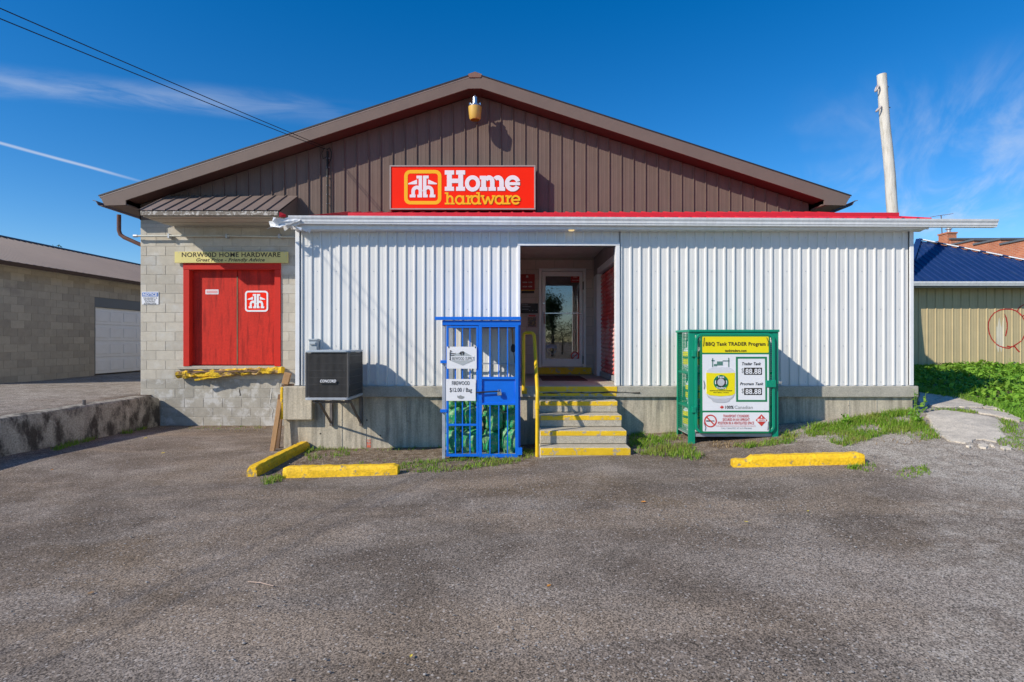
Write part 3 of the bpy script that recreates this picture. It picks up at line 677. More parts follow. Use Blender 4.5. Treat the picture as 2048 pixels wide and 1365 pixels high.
while x < ANX1+.1:
    roof_sheet(x, min(x+4*rp, ANX1+.14), arf, M['red_roof']); x += 4*rp
MB().prism([(U(697, 9.1), 9.06, roofz(9.06)+.005), (U(697, 9.1), 9.06, EYE+2.088), (U(697, 9.1), 9.3, EYE+2.095), (U(697, 9.1), 9.3, roofz(9.3)+.005)], (U(1795, 9.1)-U(697, 9.1), 0, 0)).build('snow_guard', M['red_roof'], arf)
GX0, GX1 = -3.36, U(1998, 8.37)
def gut_z(x): return EYE+1.772+(x-GX0)/(GX1-GX0)*(-.055)
gp = [(8.478, .0), (8.405, .0), (8.400, .022), (8.392, .028), (8.388, .058), (8.372, .085), (8.366, .112), (8.378, .116), (8.382, .108), (8.386, .088), (8.40, .06), (8.41, .03), (8.415, .012), (8.478, .012)]
vs_ = [(GX0, y, gut_z(GX0)+z) for y, z in gp]+[(GX1, y, gut_z(GX1)+z) for y, z in gp]; n = len(gp)
MB().add(vs_, [(i, (i+1) % n, n+(i+1) % n, n+i) for i in range(n)]+[tuple(range(n))[::-1], tuple(range(n, 2*n))]).build('gutter', M['gutter'], arf)
box('fascia_board', M['white_trim'], arf, GX0, ANX1+.13, 8.48, 8.50, EYE+1.70, zr0-.055)
MB().prism([(GX0+.02, 8.481, EYE+1.725), (GX0+.02, YA+.03, EYE+1.695), (GX0+.02, YA+.03, EYE+1.705), (GX0+.02, 8.481, EYE+1.735)], (ANX1+.13-GX0-.02, 0, 0)).build('soffit', M['gutter'], arf)
# torn gutter end at the left corner
random.seed(11)
m = MB(); ex, ey, ez = GX0, 8.40, gut_z(GX0)
rings = []
for k in range(6):
    q = k/5; ring = []
    for j in range(7):
        a = j/6
        ring.append((ex+.18-q*.44+random.uniform(-.015, .015)*k, 8.39+.03*math.sin(a*7+k)+random.uniform(-.012, .02)*k*.6-.01*k, ez+(.115-a*(.12+.02*k))*(1-.08*k)+random.uniform(-.012, .012)*k*.7-.006*k))
    rings.append(ring)
for k in range(5):
    for j in range(6):
        m.add([rings[k][j], rings[k+1][j], rings[k+1][j+1], rings[k][j+1]], [(0, 1, 2, 3)])
m.build('torn_gutter_end', M['gutter'], arf, recalc=False)
m = MB()
for k in range(7):
    a = Vector((U(556+k*9, 8.42), 8.43+random.uniform(-.03, .03), W(452+random.uniform(-4, 6), 8.42))); b = a+Vector((random.uniform(.05, .12), random.uniform(-.03, .04), random.uniform(-.03, .02))); c_ = a+Vector((random.uniform(-.02, .08), random.uniform(.0, .08), random.uniform(-.09, -.03)))
    m.prism([a, b, c_], (0.003, .003, .003))
m.build('torn_soffit_flap', M['gutter'], arf)
MB().prism([(U(558, 8.4), 8.41, W(424, 8.4)), (U(566, 8.4), 8.43, W(428, 8.4)), (U(565, 8.4), 8.45, W(433, 8.4)), (U(557, 8.4), 8.42, W(434, 8.4))], (.004, .06, .01)).build('bent_roof_corner', M['red_roof'], arf)
MB().lathe([(.045, EYE+1.694), (.045, EYE+1.704)], U(1143, 8.56), 8.57, 16).build('soffit_light', pmat('lit_soffit_lens', (.9, .7, .35), .4, 0, emit=(1, .72, .30, .7)), arf)

# pipe along the block wall
m = MB().tube([(U(272, 11.66), 11.66, W(472.5, 11.66)), (U(455, 11.66), 11.66, W(472.0, 11.66)), (U(640, 11.66), 11.66, W(475, 11.66))], .021, 10)
pp = tag(m.build('wall_pipe', pmat('grey_painted_pipe', (.50, .50, .44), .5, .1, 8), smooth=40), 'thin grey pipe running along the block wall above the yellow board', 'pipe')
for px in (340, 455, 560):
    MB().box(U(px, 11.7)-.02, U(px, 11.7)+.02, 11.64, YB-.005, W(477, 11.66), W(468, 11.66)).build('pipe_clamp', M['galv'], pp, bevel=.004)
MB().tube([(U(272, 11.66)-.05, 11.66, W(472.5, 11.66)), (U(272, 11.66)+.03, 11.66, W(472.5, 11.66))], .03, 8).build('pipe_fitting', M['galv'], pp)

# ------------------------------------------------------------------ flat print helpers (everything faces -Y)
def flat(name, pts, Y, mat, parent, th=.002):
    return MB().prism([(x, Y, z) for x, z in pts], (0, th, 0)).build(name, mat, parent)
def rrect(x0, x1, z0, z1, r, n=5):
    p = []
    for cx, cz, a0 in ((x1-r, z1-r, 0), (x0+r, z1-r, 90), (x0+r, z0+r, 180), (x1-r, z0+r, 270)):
        for k in range(n+1):
            a = R(a0+90*k/n); p.append((cx+r*math.cos(a), cz+r*math.sin(a)))
    return p
def ring_mb(outer, inner, Y, th=.002):
    n = len(outer); m = MB()
    v = [(x, Y, z) for x, z in outer]+[(x, Y, z) for x, z in inner]+[(x, Y+th, z) for x, z in outer]+[(x, Y+th, z) for x, z in inner]
    f = []
    for i in range(n):
        j = (i+1) % n
        f += [(i, j, n+j, n+i), (2*n+i, 3*n+i, 3*n+j, 2*n+j), (i, 2*n+i, 2*n+j, j), (n+i, n+j, 3*n+j, 3*n+i)]
    return m.add(v, f)
def circ(cx, cz, r, n=32, a0=0, a1=360): return [(cx+r*math.cos(R(a0+(a1-a0)*k/n)), cz+r*math.sin(R(a0+(a1-a0)*k/n))) for k in range(n if a1-a0 == 360 else n+1)]
def text(s, x0, x1, z0, z1, Y, mat, parent, bold=0., shear=0., name='lettering'):
    cu = bpy.data.curves.new('t', 'FONT'); cu.body = s; cu.shear = shear; cu.offset = bold; cu.resolution_u = 3; cu.space_character = 1+bold*3.2
    ob = bpy.data.objects.new('t', cu); COL.objects.link(ob)
    me = bpy.data.meshes.new_from_object(ob); bpy.data.objects.remove(ob); bpy.data.curves.remove(cu)
    a = np.array([v.co[:] for v in me.vertices]); lo, hi = a.min(0), a.max(0)
    off = rootloc(parent)
    for v, p in zip(me.vertices, a):
        v.co = (x0+(p[0]-lo[0])/(hi[0]-lo[0])*(x1-x0)-off.x, Y-off.y, z0+(p[1]-lo[1])/(hi[1]-lo[1])*(z1-z0)-off.z)
    me.materials.clear(); me.materials.append(mat); me.name = name
    o = bpy.data.objects.new(name, me); COL.objects.link(o); o.parent = parent; return o
class Map:
    """photo-crop pixel -> world on a plane"""
    def __init__(s, ox, oy, sc_, Y): s.ox, s.oy, s.s, s.Y = ox, oy, sc_, Y
    def x(s, cx): return U(s.ox+cx/s.s, s.Y)
    def z(s, cy): return W(s.oy+cy/s.s, s.Y)
    def p(s, pts): return [(s.x(a), s.z(b)) for a, b in pts]
    def L(s, d): return d/s.s*s.Y/F
class Glyphs:
    """lettering built from rectangles, polygons and arcs, each layer a hair apart"""
    def __init__(s, mp, Y): s.m = MB(); s.mp = mp; s.Y = Y; s.k = 0
    def y(s): s.k += 1; return s.Y-.0003*s.k
    def poly(s, pts): s.m.prism([(a, s.y_, b) for a, b in s.mp.p(pts)] if False else [(a, yy, b) for yy in (s.y(),) for a, b in s.mp.p(pts)], (0, .0015, 0)); return s
    def rect(s, x0, y0, x1, y1): return s.poly([(x0, y0), (x1, y0), (x1, y1), (x0, y1)])
    def arc(s, cx, cy, rx, ry, w_, a0, a1, n=20):
        o = [(cx+rx*math.cos(R(a)), cy-ry*math.sin(R(a))) for a in np.linspace(a0, a1, n)]
        i = [(cx+(rx-w_)*math.cos(R(a)), cy-(ry-w_)*math.sin(R(a))) for a in np.linspace(a0, a1, n)]
        yy = s.y(); O = s.mp.p(o); I = s.mp.p(i)
        for k in range(n-1):
            s.m.add([(O[k][0], yy, O[k][1]), (O[k+1][0], yy, O[k+1][1]), (I[k+1][0], yy, I[k+1][1]), (I[k][0], yy, I[k][1])], [(0, 1, 2, 3)])
        return s
    def build(s, mat, parent, name='lettering'): return s.m.build(name, mat, parent, recalc=False)

def house_logo(mp, Y, mat, parent, name='emblem'):
    """two mirrored slab letters h under a split roof; crop coordinates around x = 481"""
    g = Glyphs(mp, Y)
    for s in (-1, 1):
        def X(v): return 481+s*v
        def rc(a, y0, b, y1): g.rect(min(X(a), X(b)), y0, max(X(a), X(b)), y1)
        rc(6, 203, 50, 482); rc(6, 203, 78, 240); rc(6, 446, 66, 482)
        rc(98, 400, 143, 482); rc(90, 446, 164, 482)
        g.arc(X(72), 404, 71, 74, 46, *((0, 180) if True else (0, 180)))
        g.poly([(X(70), 252), (X(186), 303), (X(182), 315), (X(70), 314)])
    return g.build(mat, parent, name)

# ------------------------------------------------------------------ main sign
SY = YB-.27; mp = Map(770, 320, 6.4, SY)
sg = thing('store_sign', 'red lightbox sign with white and yellow lettering on the brown gable', 'sign', (U(925, SY), SY, W(421, SY)))
x0, x1, z0, z1 = mp.x(60), mp.x(1927), mp.z(640), mp.z(72)
fr = .028
m = MB()
for a, b, c_, d in ((x0, x1, z1-fr, z1), (x0, x1, z0, z0+fr), (x0, x0+fr, z0+fr, z1-fr), (x1-fr, x1, z0+fr, z1-fr)): m.box(a, b, SY-.012, SY+.02, c_, d)
m.build('frame', M['sign_frame'], sg, bevel=.003)
box('cabinet', M['sign_frame'], sg, x0+.002, x1-.002, SY+.021, YB-.036, z0+.002, z1-.002)
box('face', M['sign_red'], sg, x0+fr, x1-fr, SY+.004, SY+.018, z0+fr, z1-fr)
o_ = rrect(mp.x(245), mp.x(722), mp.z(572), mp.z(130), mp.L(78)); i_ = rrect(mp.x(290), mp.x(677), mp.z(527), mp.z(175), mp.L(36))
ring_mb(o_, i_, SY+.0005).build('emblem_border', M['sign_amber'], sg)
house_logo(mp, SY+.001, M['sign_white'], sg)
def word_home(off, mat):
    g = Glyphs(Map(770+off/6.4, 320+off/6.4, 6.4, SY), SY+(.0035 if off else .0012))
    g.rect(792, 135, 856, 398).rect(938, 135, 1000, 398).rect(765, 135, 884, 190).rect(910, 135, 1025, 190).rect(765, 345, 884, 398).rect(910, 345, 1025, 398).rect(850, 242, 945, 298)
    g.arc(1121, 303, 98, 104, 52, 0, 360, 40)
    g.rect(1232, 205, 1293, 398).rect(1212, 205, 1293, 252).rect(1212, 350, 1310, 398)
    g.arc(1331, 284, 72, 84, 58, 0, 155).rect(1345, 280, 1403, 398).rect(1325, 350, 1420, 398)
    g.arc(1445, 284, 76, 84, 58, 0, 140).rect(1463, 280, 1521, 398).rect(1440, 350, 1538, 398)
    g.arc(1634, 303, 100, 104, 54, 18, 330, 34).rect(1560, 288, 1728, 326)
    return g.build(mat, sg)
def word_hard(off, mat):
    g = Glyphs(Map(770+off/6.4, 320+off/6.4, 6.4, SY), SY+(.0035 if off else .0012)); t_ = 25
    def h(x, asc, flip=False):
        pass
    # h
    g.rect(785, 417, 811, 572).rect(765, 417, 811, 437).rect(765, 550, 830, 572).arc(832, 506, 44, 52, t_, 0, 170).rect(851, 504, 876, 572).rect(835, 550, 893, 572)
    def bowl(cx, rx=58): g.arc(cx, 514, rx, 62, t_, 0, 360, 30)
    def a_(x): bowl(x+56); g.rect(x+92, 458, x+117, 572); g.rect(x+92, 550, x+136, 572)
    def r_(x): g.rect(x+18, 455, x+43, 572); g.rect(x, 455, x+43, 476); g.rect(x, 550, x+66, 572); g.arc(x+70, 500, 36, 46, t_, 60, 170)
    a_(897); r_(1036)
    bowl(1155); g.rect(1189, 417, 1214, 572); g.rect(1168, 417, 1214, 437); g.rect(1189, 550, 1232, 572)
    for a, b in ((1245, 1283), (1318, 1283), (1318, 1355), (1392, 1355)):
        g.poly([(a-13, 470), (a+13, 470), (b+13, 572), (b-13, 572)])
    g.rect(1222, 455, 1272, 476).rect(1368, 455, 1415, 476)
    a_(1404); r_(1540)
    g.arc(1673, 514, 60, 62, t_, 8, 325, 30).rect(1630, 506, 1731, 526)
    return g.build(mat, sg)
word_home(5, M['sign_shadow']); word_home(0, M['sign_white'])
word_hard(5, M['sign_shadow']); word_hard(0, M['sign_amber'])

# ------------------------------------------------------------------ loading bay board, notice, door stickers
yb = YB-.075; mp = Map(340, 490, 8.192, yb)
bd = thing('name_board', 'pale yellow board lettered with the shop name above the red double door', 'sign', (U(462, yb), yb, W(527, yb)))
box('board', M['yellow_board'], bd, mp.x(75), mp.x(1930), yb, yb+.035, mp.z(296), mp.z(112), .003)
text('NORW00D HOME HARDWARE', mp.x(193), mp.x(1808), mp.z(202), mp.z(124), yb-.002, M['ink_brown'], bd, .02)
text('Great Price - Friendly Advice', mp.x(430), mp.x(1552), mp.z(292), mp.z(218), yb-.002, M['ink_brown'], bd, .018, .3)
for cx, cy in ((140, 130), (1875, 130), (1900, 175)): flat('screw', circ(mp.x(cx), mp.z(cy), .008, 8), yb-.003, M['galv'], bd)
yb = YB-.012
nt = thing('notice_sign', 'small white surveillance notice with blue heading on the block wall corner', 'sign', (U(300, yb), yb, W(609, yb)))
nx0, nx1 = U(283.5, yb), U(317, yb)
box('plate', M['sign_white'], nt, nx0, nx1, yb, yb+.008, W(609.5, yb), W(584, yb))
box('heading', M['ink_blue'], nt, nx0+.01, nx1-.01, yb-.003, yb, W(593.5, yb), W(585.5, yb))
text('NOTICE', nx0+.03, nx1-.03, W(592.6, yb), W(586.6, yb), yb-.005, M['sign_white'], nt, .02)
for i, s in enumerate(('THIS PROPERTY IS', 'PROTECTED BY', 'ELECTRONIC', 'SURVEILLANCE')):
    hw = (.145, .125, .105, .13)[i]; xc = (nx0+nx1)/2
    text(s, xc-hw, xc+hw, W(598.0+i*3.7, yb), W(595.4+i*3.7, yb), yb-.003, M['ink'], nt, .02)
yd = YB+.096
st = thing('door_sticker', 'white outlined house emblem sticker on the right red door leaf', 'sticker', (U(513, YB), yd, W(624, YB)))
mq = Map(270, 380, 3.412, yd)
sx0, sx1, sz0, sz1 = U(490, yd), U(536.5, yd), W(624, yd), W(582, yd)
box('backing', M['sign_red'], st, sx0+.004, sx1-.004, yd, yd+.002, sz0+.004, sz1-.004)
ring_mb(rrect(sx0, sx1, sz0, sz1, .07), rrect(sx0+.035, sx1-.035, sz0+.035, sz1-.035, .04), yd-.003).build('border', M['sign_white'], st)
class Aff(Map):
    def __init__(s, x0, x1, zt_, zb_, cx0, cx1, cy0, cy1): s.a = (x0, x1, zt_, zb_, cx0, cx1, cy0, cy1)
    def x(s, c): a = s.a; return a[0]+(c-a[4])/(a[5]-a[4])*(a[1]-a[0])
    def z(s, c): a = s.a; return a[2]+(c-a[6])/(a[7]-a[6])*(a[3]-a[2])
    def L(s, d): return abs(s.x(d)-s.x(0))
house_logo(Aff(sx0+.06, sx1-.06, sz1-.07, sz0+.075, 297, 667, 203, 482), yd-.004, M['sign_white'], st)
yd2 = YB+.101
s2 = tag(MB().prism([(x, yd2, z) for x, z in rrect(U(411, yd2), U(437, yd2), W(589, yd2), W(579.5, yd2), .01)], (0, .002, 0)).build('door_label', M['sign_white']), 'small faded pink and white label on the left red door leaf', 'sticker')
box('print', M['ink_pink'], s2, U(413, yd2), U(435, yd2), yd2-.003, yd2-.001, W(587, yd2), W(581.5, yd2))

# rotten timber bumper under the red door
random.seed(5)
def timber(p0, p1, hw, hh, seg=22, jag=.5):
    rows = []
    for i in range(seg+1):
        q = i/seg; c_ = Vector(p0).lerp(Vector(p1), q); r_ = []
        for k in range(10):
            a = 2*math.pi*k/10; sq = 1/max(abs(math.cos(a)), abs(math.sin(a)))*.9
            j = 1+random.uniform(-jag, jag*.35)*(.5 if i in (0, seg) else 1)*.6
            r_.append(c_+Vector((0, math.cos(a)*sq*hw*j, math.sin(a)*sq*hh*j)))
        rows.append(r_)
    m = MB(); v = [p for r_ in rows for p in r_]
    f = [(i*10+k, i*10+(k+1) % 10, (i+1)*10+(k+1) % 10, (i+1)*10+k) for i in range(seg) for k in range(10)]+[tuple(range(10))[::-1], tuple(range(seg*10, seg*10+10))]
    return m.add(v, f)
yt = YB-.11
tb = thing('timber_bumper', 'splintered yellow painted timber bumper below the red double door', 'timber', (U(460, yt), yt, W(760, yt)))
timber((U(356, yt), yt, W(750, yt)), (U(566, yt), yt, W(740.5, yt)), .10, .085, 34, .75).build('beam', M['rotten_yellow'], tb)
timber((U(395, yt), yt-.09, W(760, yt)), (U(468, yt), yt-.05, W(749, yt)), .03, .025, 12, .6).build('splinter', M['rotten_yellow'], tb)
timber((U(380, yt), yt-.07, W(744, yt)), (U(520, yt), yt-.07, W(742, yt)), .035, .03, 18, .9).build('splinter', M['wood_dark'], tb)

# wood scraps by the corner pier
def plank(name, a, b, w_, t_, mat, label, up=(0, 1, 0)):
    return tag(MB().bar(a, b, w_, t_, up).build(name, mat, bevel=.004), label, 'board')
g0 = gz(-3.62, 8.5)
plank('leaning_board', (U(548, 8.5)-.01, 8.46, g0-.01), (U(560, 8.55), 8.56, W(800, 8.55)), .07, .04, M['wood'], 'pale narrow board leaning against the left of the concrete pier')
plank('dark_board', (U(552, 8.68), 8.68, g0-.01), (U(563, 8.75), 8.75, W(790, 8.7)), .10, .03, M['wood_dark'], 'dark weathered board standing behind the pale leaning board')
plank('wood_offcut', (U(563, 8.66)+.02, 8.62, zf+.012), (U(588, 8.66), 8.66, zf+.02), .05, .028, M['wood_dark'], 'dark flat wood offcut lying on the slab by the siding corner', (0, 0, 1))
plank('wood_block', (U(571, 8.63), 8.62, zf+.03), (U(576, 8.63), 8.64, W(746, 8.63)), .10, .05, M['wood'], 'pale wood block standing on the slab corner beside the white siding')

# ------------------------------------------------------------------ gable lamp
LY = YB-.36; lx = U(950, LY)
lamp = thing('yard_lamp', 'amber bowl yard light with silver head under the gable peak', 'lamp', (lx, LY, W(241, LY)))
MB().lathe([(.095, W(240.5, LY)), (.115, W(237, LY)), (.132, W(222, LY)), (.136, W(215, LY)), (.124, W(215, LY)), (.10, W(236, LY)), (.088, W(238, LY))], lx, LY, 28, cap=False).build('bowl', M['amber_glass'], lamp, smooth=40)
MB().lathe([(.0, W(234, LY)), (.098, W(234.5, LY))], lx, LY, 20).build('lens', pmat('dull_lens', (.45, .33, .10), .4, .1, 8), lamp)
MB().lathe([(.125, W(214.9, LY)), (.115, W(211.5, LY)), (.06, W(209, LY)), (.056, W(196, LY)), (.03, W(194, LY)), (.024, W(192, LY)), (.0, W(191.5, LY))], lx, LY, 24).build('head', M['steel'], lamp, smooth=40)
for s in (-1, 1): MB().box(lx+s*.085, lx+s*.12, LY-.015, LY+.015, W(212.5, LY), W(206, LY)).build('clip', M['steel'], lamp, bevel=.006)
MB().tube([(lx, LY+.03, W(202, LY)), (lx, LY+.18, W(204, LY)), (lx+.01, YB-.02, W(212, YB))], .022, 10).build('arm', M['galv'], lamp, smooth=40)

# ------------------------------------------------------------------ service wires and riser on the gable
bx, bz = U(655, YB-.06), W(298, YB-.06)
ms = thing('service_riser', 'dark service riser pipe with looping cables on the left gable siding', 'riser', (bx, YB-.05, EYE+2.6))
MB().tube([(bx, YB-.055, EYE+2.62), (bx, YB-.055, bz-.05)], .022, 8).build('riser_pipe', M['cable'], ms, smooth=40)
m = MB()
for s, dx_ in ((1, .10), (-1, -.11)):
    m.tube([(bx, YB-.07, bz-.02), (bx+dx_*.5, YB-.09, bz+.01), (bx+dx_, YB-.09, bz-.10), (bx+dx_*.8, YB-.08, bz-.22), (bx+.01, YB-.07, bz-.35 if s > 0 else bz-.16)], .009, 6)
m.build('cable_loop', M['cable'], ms, smooth=60)
for i in range(6): MB().box(bx-.03, bx+.03, YB-.045, YB-.032, bz-.2-.19*i, bz-.18-.19*i).build('pipe_strap', M['galv'], ms)
for dz_, off, lab in ((.03, 0, 'upper black service cable running from the gable to the sky'), (-.015, .05, 'lower black service cable running from the gable to the sky')):
    a = Vector((bx-.05, YB-.09, bz+dz_)); pts = []
    for i in range(25):
        q = i/24*20; y_ = a.y-q
        pts.append((a.x-.394*q-off*q*.42, y_, a.z+.004*q-.052*q+.0022*q*q-off*q*.12))
    tag(MB().tube(pts, .0065, 6).build('service_cable', M['cable'], smooth=60), lab, 'cable', 'service cables')

# ------------------------------------------------------------------ air conditioner
AY0, AY1 = 7.74, 8.46
ax0, ax1 = U(610.5, AY0), U(697.5, AY0); az0, az1 = W(799, AY0), W(704, AY0)
ac = thing('air_conditioner', 'dark square air conditioner unit on wall brackets left of the firewood cage', 'air conditioner', ((ax0+ax1)/2, AY1, az0))
box('coil_body', M['ac_body'], ac, ax0+.02, ax1-.02, AY0+.02, AY1-.02, az0+.02, az1-.02, .03)
m = MB(); n = 34
for i in range(n+1):
    xx = ax0+.03+(ax1-ax0-.06)*i/n; m.box(xx-.0035, xx+.0035, AY0+.004, AY0+.014, az0+.03, az1-.02)
n2 = 38
for i in range(n2+1):
    yy = AY0+.03+(AY1-AY0-.06)*i/n2
    for xx in (ax0+.008, ax1-.008): m.box(xx-.005, xx+.005, yy-.0035, yy+.0035, az0+.03, az1-.02)
for i in range(6):
    zz = az0+.1+i*(az1-az0-.16)/5
    m.box(ax0+.02, ax1-.02, AY0+.001, AY0+.008, zz-.002, zz+.002); m.box(ax1-.009, ax1, AY0+.02, AY1-.02, zz-.002, zz+.002); m.box(ax0, ax0+.009, AY0+.02, AY1-.02, zz-.002, zz+.002)
g = m.build('grille', M['ac_wire'], ac); g['kind'] = 'stuff'
for xx in (ax0+.012, ax1-.012):
    for yy in (AY0+.012, AY1-.012): box('corner_post', M['ac_wire'], ac, xx-.014, xx+.014, yy-.014, yy+.014, az0+.02, az1-.01, .006)
MB().prism([(x, y, az1-.012) for x, y in rrect(ax0-.015, ax1+.015, AY0-.015, AY1+.015, .07)], (0, 0, .03)).build('top_cover', M['ac_top'], ac, bevel=.008)
MB().prism([(x, y, az0-.012) for x, y in rrect(ax0-.012, ax1+.012, AY0-.012, AY1+.012, .05)], (0, 0, .035)).build('base_pan', M['galv'], ac, bevel=.004)
text('CONCORD', U(641, AY0), U(673, AY0), W(765.3, AY0), W(759.5, AY0), AY0-.018, M['sign_white'], ac, .03, .25)
box('badge_shadow_bar', M['rubber'], ac, U(642, AY0), U(674, AY0), AY0-.010, AY0-.003, W(768.5, AY0), W(762, AY0))  # dark bar put in as the black shadow below right of the lettering
for px in (663, 722):
    xb = U(px, YA)
    br = MB().box(xb-.02, xb+.02, YA-.03, YA+.02, W(852, YA), az0-.03).build('bracket', M['steel_dark'], ac)
    MB().box(xb-.018, xb+.018, AY0+.12, YA-.035, az0-.05, az0-.014).build('bracket_arm', M['steel_dark'], br)
    MB().bar((xb, AY0+.3, az0-.045), (xb, YA-.03, W(845, YA)), .03, .02).build('bracket_brace', M['steel_dark'], br)
MB().bar((ax0+.05, AY0+.2, az0-.06), (ax1-.03, AY0+.2, az0-.06), .03, .03).build('cross_bar', M['steel_dark'], ac)
db = thing('disconnect_box', 'small grey electrical disconnect box above the air conditioner', 'electrical box', (U(627, YA), YA-.1, W(703, YA)))
box('enclosure', M['grey_box'], db, U(617.5, YA-.1), U(634, YA-.1), YA-.10, YA-.002, W(704, YA-.1), W(680, YA-.1), .008)
box('cover_lip', M['grey_box'], db, U(617, YA-.1), U(635, YA-.1), YA-.115, YA+.0, W(681.5, YA-.1), W(678, YA-.1), .004)
box('handle', M['grey_box'], db, U(620, YA-.1), U(632, YA-.1), YA-.125, YA-.1, W(690, YA-.1), W(685, YA-.1), .005)
MB().tube([(U(626, YA), YA-.05, W(703, YA)), (U(626, YA), YA-.05, W(722, YA))], .018, 8).build('conduit', M['galv'], db)

# ------------------------------------------------------------------ stairs
STX0, STX1 = .41, 1.585
stairs = thing('entry_stairs', 'concrete steps with yellow painted nosings below the shop entry', 'stairs', (1, 8.1, gz(1, 7.6)-.1))
ys = [8.34, 8.04, 7.72, 7.48]; zs_ = [EYE-.897, EYE-1.07, EYE-1.241, EYE-1.43]
for i in range(4):
    st_ = box('step', M['concrete_step'], stairs, STX0-.012*i, STX1+.004*i, ys[i], YA+.05-(.03*(i > 0)), (zs_[i+1]+.001*i if i < 3 else gz(1, 7.5)-.25), zs_[i], .014)
    box('painted_nosing', M['yellow_worn'], st_, STX0-.012*i+.01, STX1+.004*i-.006, ys[i]-.004, ys[i]+.03, zs_[i]-(.072 if i < 3 else .105), zs_[i]-.006, .004)
ln = box('landing_edge', M['yellow_worn'], stairs, STX0+.0, STX1+.04, YA-.037, YA-.02, zf-.085, zf-.006, .004)
box('landing_edge', M['yellow_worn'], stairs, STX0+.01, STX1+.03, YA-.033, YA-.018, zf-.155, zf-.10, .004)
# handrail
hr = thing('handrail', 'bent yellow pipe handrail on the left of the entry steps', 'handrail', (.34, 7.56, gz(.34, 7.56)))
MB().tube([(.34, 7.56, gz(.34, 7.56)-.05), (.344, 7.56, EYE-.78), (.345, 7.57, EYE-.70), (.343, 7.62, EYE-.62), (.336, 8.30, EYE+.02), (.333, 8.42, EYE+.085), (.315, 8.47, EYE+.115), (.28, 8.49, EYE+.125), (.21, 8.52, EYE+.125), (.185, 8.53, EYE+.11), (.177, 8.53, EYE+.07), (.177, 8.53, zf-.06)], .025, 12).build('rail_pipe', M['yellow_pipe'], hr, smooth=50)
MB().lathe([(.031, EYE-.92), (.031, EYE-.84)], .3435, 7.56, 12).build('collar', M['yellow_pipe'], hr)
MB().box(.15, .23, YA-.036, YA-.031, zf-.12, zf-.03).build('post_plate', M['yellow_pipe'], hr)
# mat on the landing
tag(MB().box(U(1080, 10.5), U(1165, 10.5), 9.75, 10.95, zf+.003, zf+.017).build('door_mat', M['mat'], bevel=.004), 'dark red door mat on the entry floor in front of the glass door', 'mat')

# ------------------------------------------------------------------ entry signs
ys_ = YB-.012
hs_ = thing('hours_sign', 'small red opening hours sign on the entry back wall', 'sign', (U(1056, ys_), ys_, W(582, ys_)))
box('plate', M['sign_red_dark'], hs_, U(1042, ys_), U(1069.5, ys_), ys_-.012, ys_, W(580.5, ys_), W(549, ys_))
box('amber_line', M['sign_amber'], hs_, U(1042, ys_), U(1069.5, ys_), ys_-.014, ys_, W(581.8, ys_), W(580.5, ys_))
box('lower_strip', M['ink'], hs_, U(1043, ys_), U(1068.5, ys_), ys_-.01, ys_, W(587, ys_), W(582, ys_))
house_logo(Aff(U(1051.5, ys_), U(1057, ys_), W(551.2, ys_), W(555.8, ys_), 297, 667, 203, 482), ys_-.016, M['sign_white'], hs_)
for py, s in ((565.5, '8:00AM - 5:30PM'), (574, '8:00AM - 4:00PM')): text(s, U(1045.5, ys_), U(1064, ys_), W(py+1.2, ys_), W(py-1.6, ys_), ys_-.016, M['sign_white'], hs_, .02)
bs = thing('black_sign', 'long black sign with pale lines of print left of the shop door', 'sign', (U(1060, ys_), ys_, W(627, ys_)))
box('plate', M['ink'], bs, U(1042, ys_), U(1076, ys_), ys_-.01, ys_, W(627, ys_), W(607.5, ys_))
for py, a, b in ((610.2, 1044, 1056), (613.8, 1045, 1061), (619, 1044, 1057)): box('print_line', M['ink_grey'], bs, U(a, ys_), U(b, ys_), ys_-.012, ys_-.01, W(py+.8, ys_), W(py-.8, ys_))
for px in (1059, 1065.5, 1072.5): flat('print_mark', circ(U(px, ys_), W(621.5, ys_), .012, 8), ys_-.013, M['ink_grey'], bs)
ps = thing('poster', 'small framed colour poster low on the wall beside the shop door', 'poster', (U(1064, ys_), ys_, W(656, ys_)))
box('paper', pmat('poster_paper', (.55, .40, .36), .6, .1, 20), ps, U(1053.5, ys_), U(1074.5, ys_), ys_-.008, ys_, W(656.5, ys_), W(628.5, ys_))
box('picture', pmat('poster_print', (.16, .13, .12), .6, .6, 28, col2=(.42, .30, .10), c2=(.52, .6), c2scale=24), ps, U(1056, ys_), U(1072, ys_), ys_-.011, ys_-.008, W(654, ys_), W(635, ys_))
box('heading', M['ink_red'], ps, U(1057, ys_), U(1071, ys_), ys_-.0112, ys_-.0085, W(633.5, ys_), W(630.5, ys_))
yg = YB+.006
gs = thing('glass_decal', 'red emblem decal in the top right corner of the glass door', 'decal', (U(1151, yg), yg, W(566, yg)))
box('backing', M['sign_red_dark'], gs, U(1141.5, yg), U(1159.5, yg), yg, yg+.002, W(565.5, yg), W(547, yg))
house_logo(Aff(U(1146, yg), U(1155, yg), W(549.3, yg), W(556, yg), 297, 667, 203, 482), yg-.003, M['ink_pink'], gs)
text('WELCOME', U(1143.5, yg), U(1157.5, yg), W(562.5, yg), W(560, yg), yg-.003, M['ink_pink'], gs, .02)
ns = thing('no_smoking_decal', 'round red and white no smoking decal low on the glass door', 'decal', (U(1150, yg), yg, W(722, yg)))
cxx, czz = U(1150, yg), W(712, yg)
flat('disc', circ(cxx, czz, .085, 28), yg, pmat('decal_white', (.62, .55, .55), .5, 0), ns)
ring_mb(circ(cxx, czz, .09, 28), circ(cxx, czz, .066, 28), yg-.003).build('ring', M['ink_red'], ns)
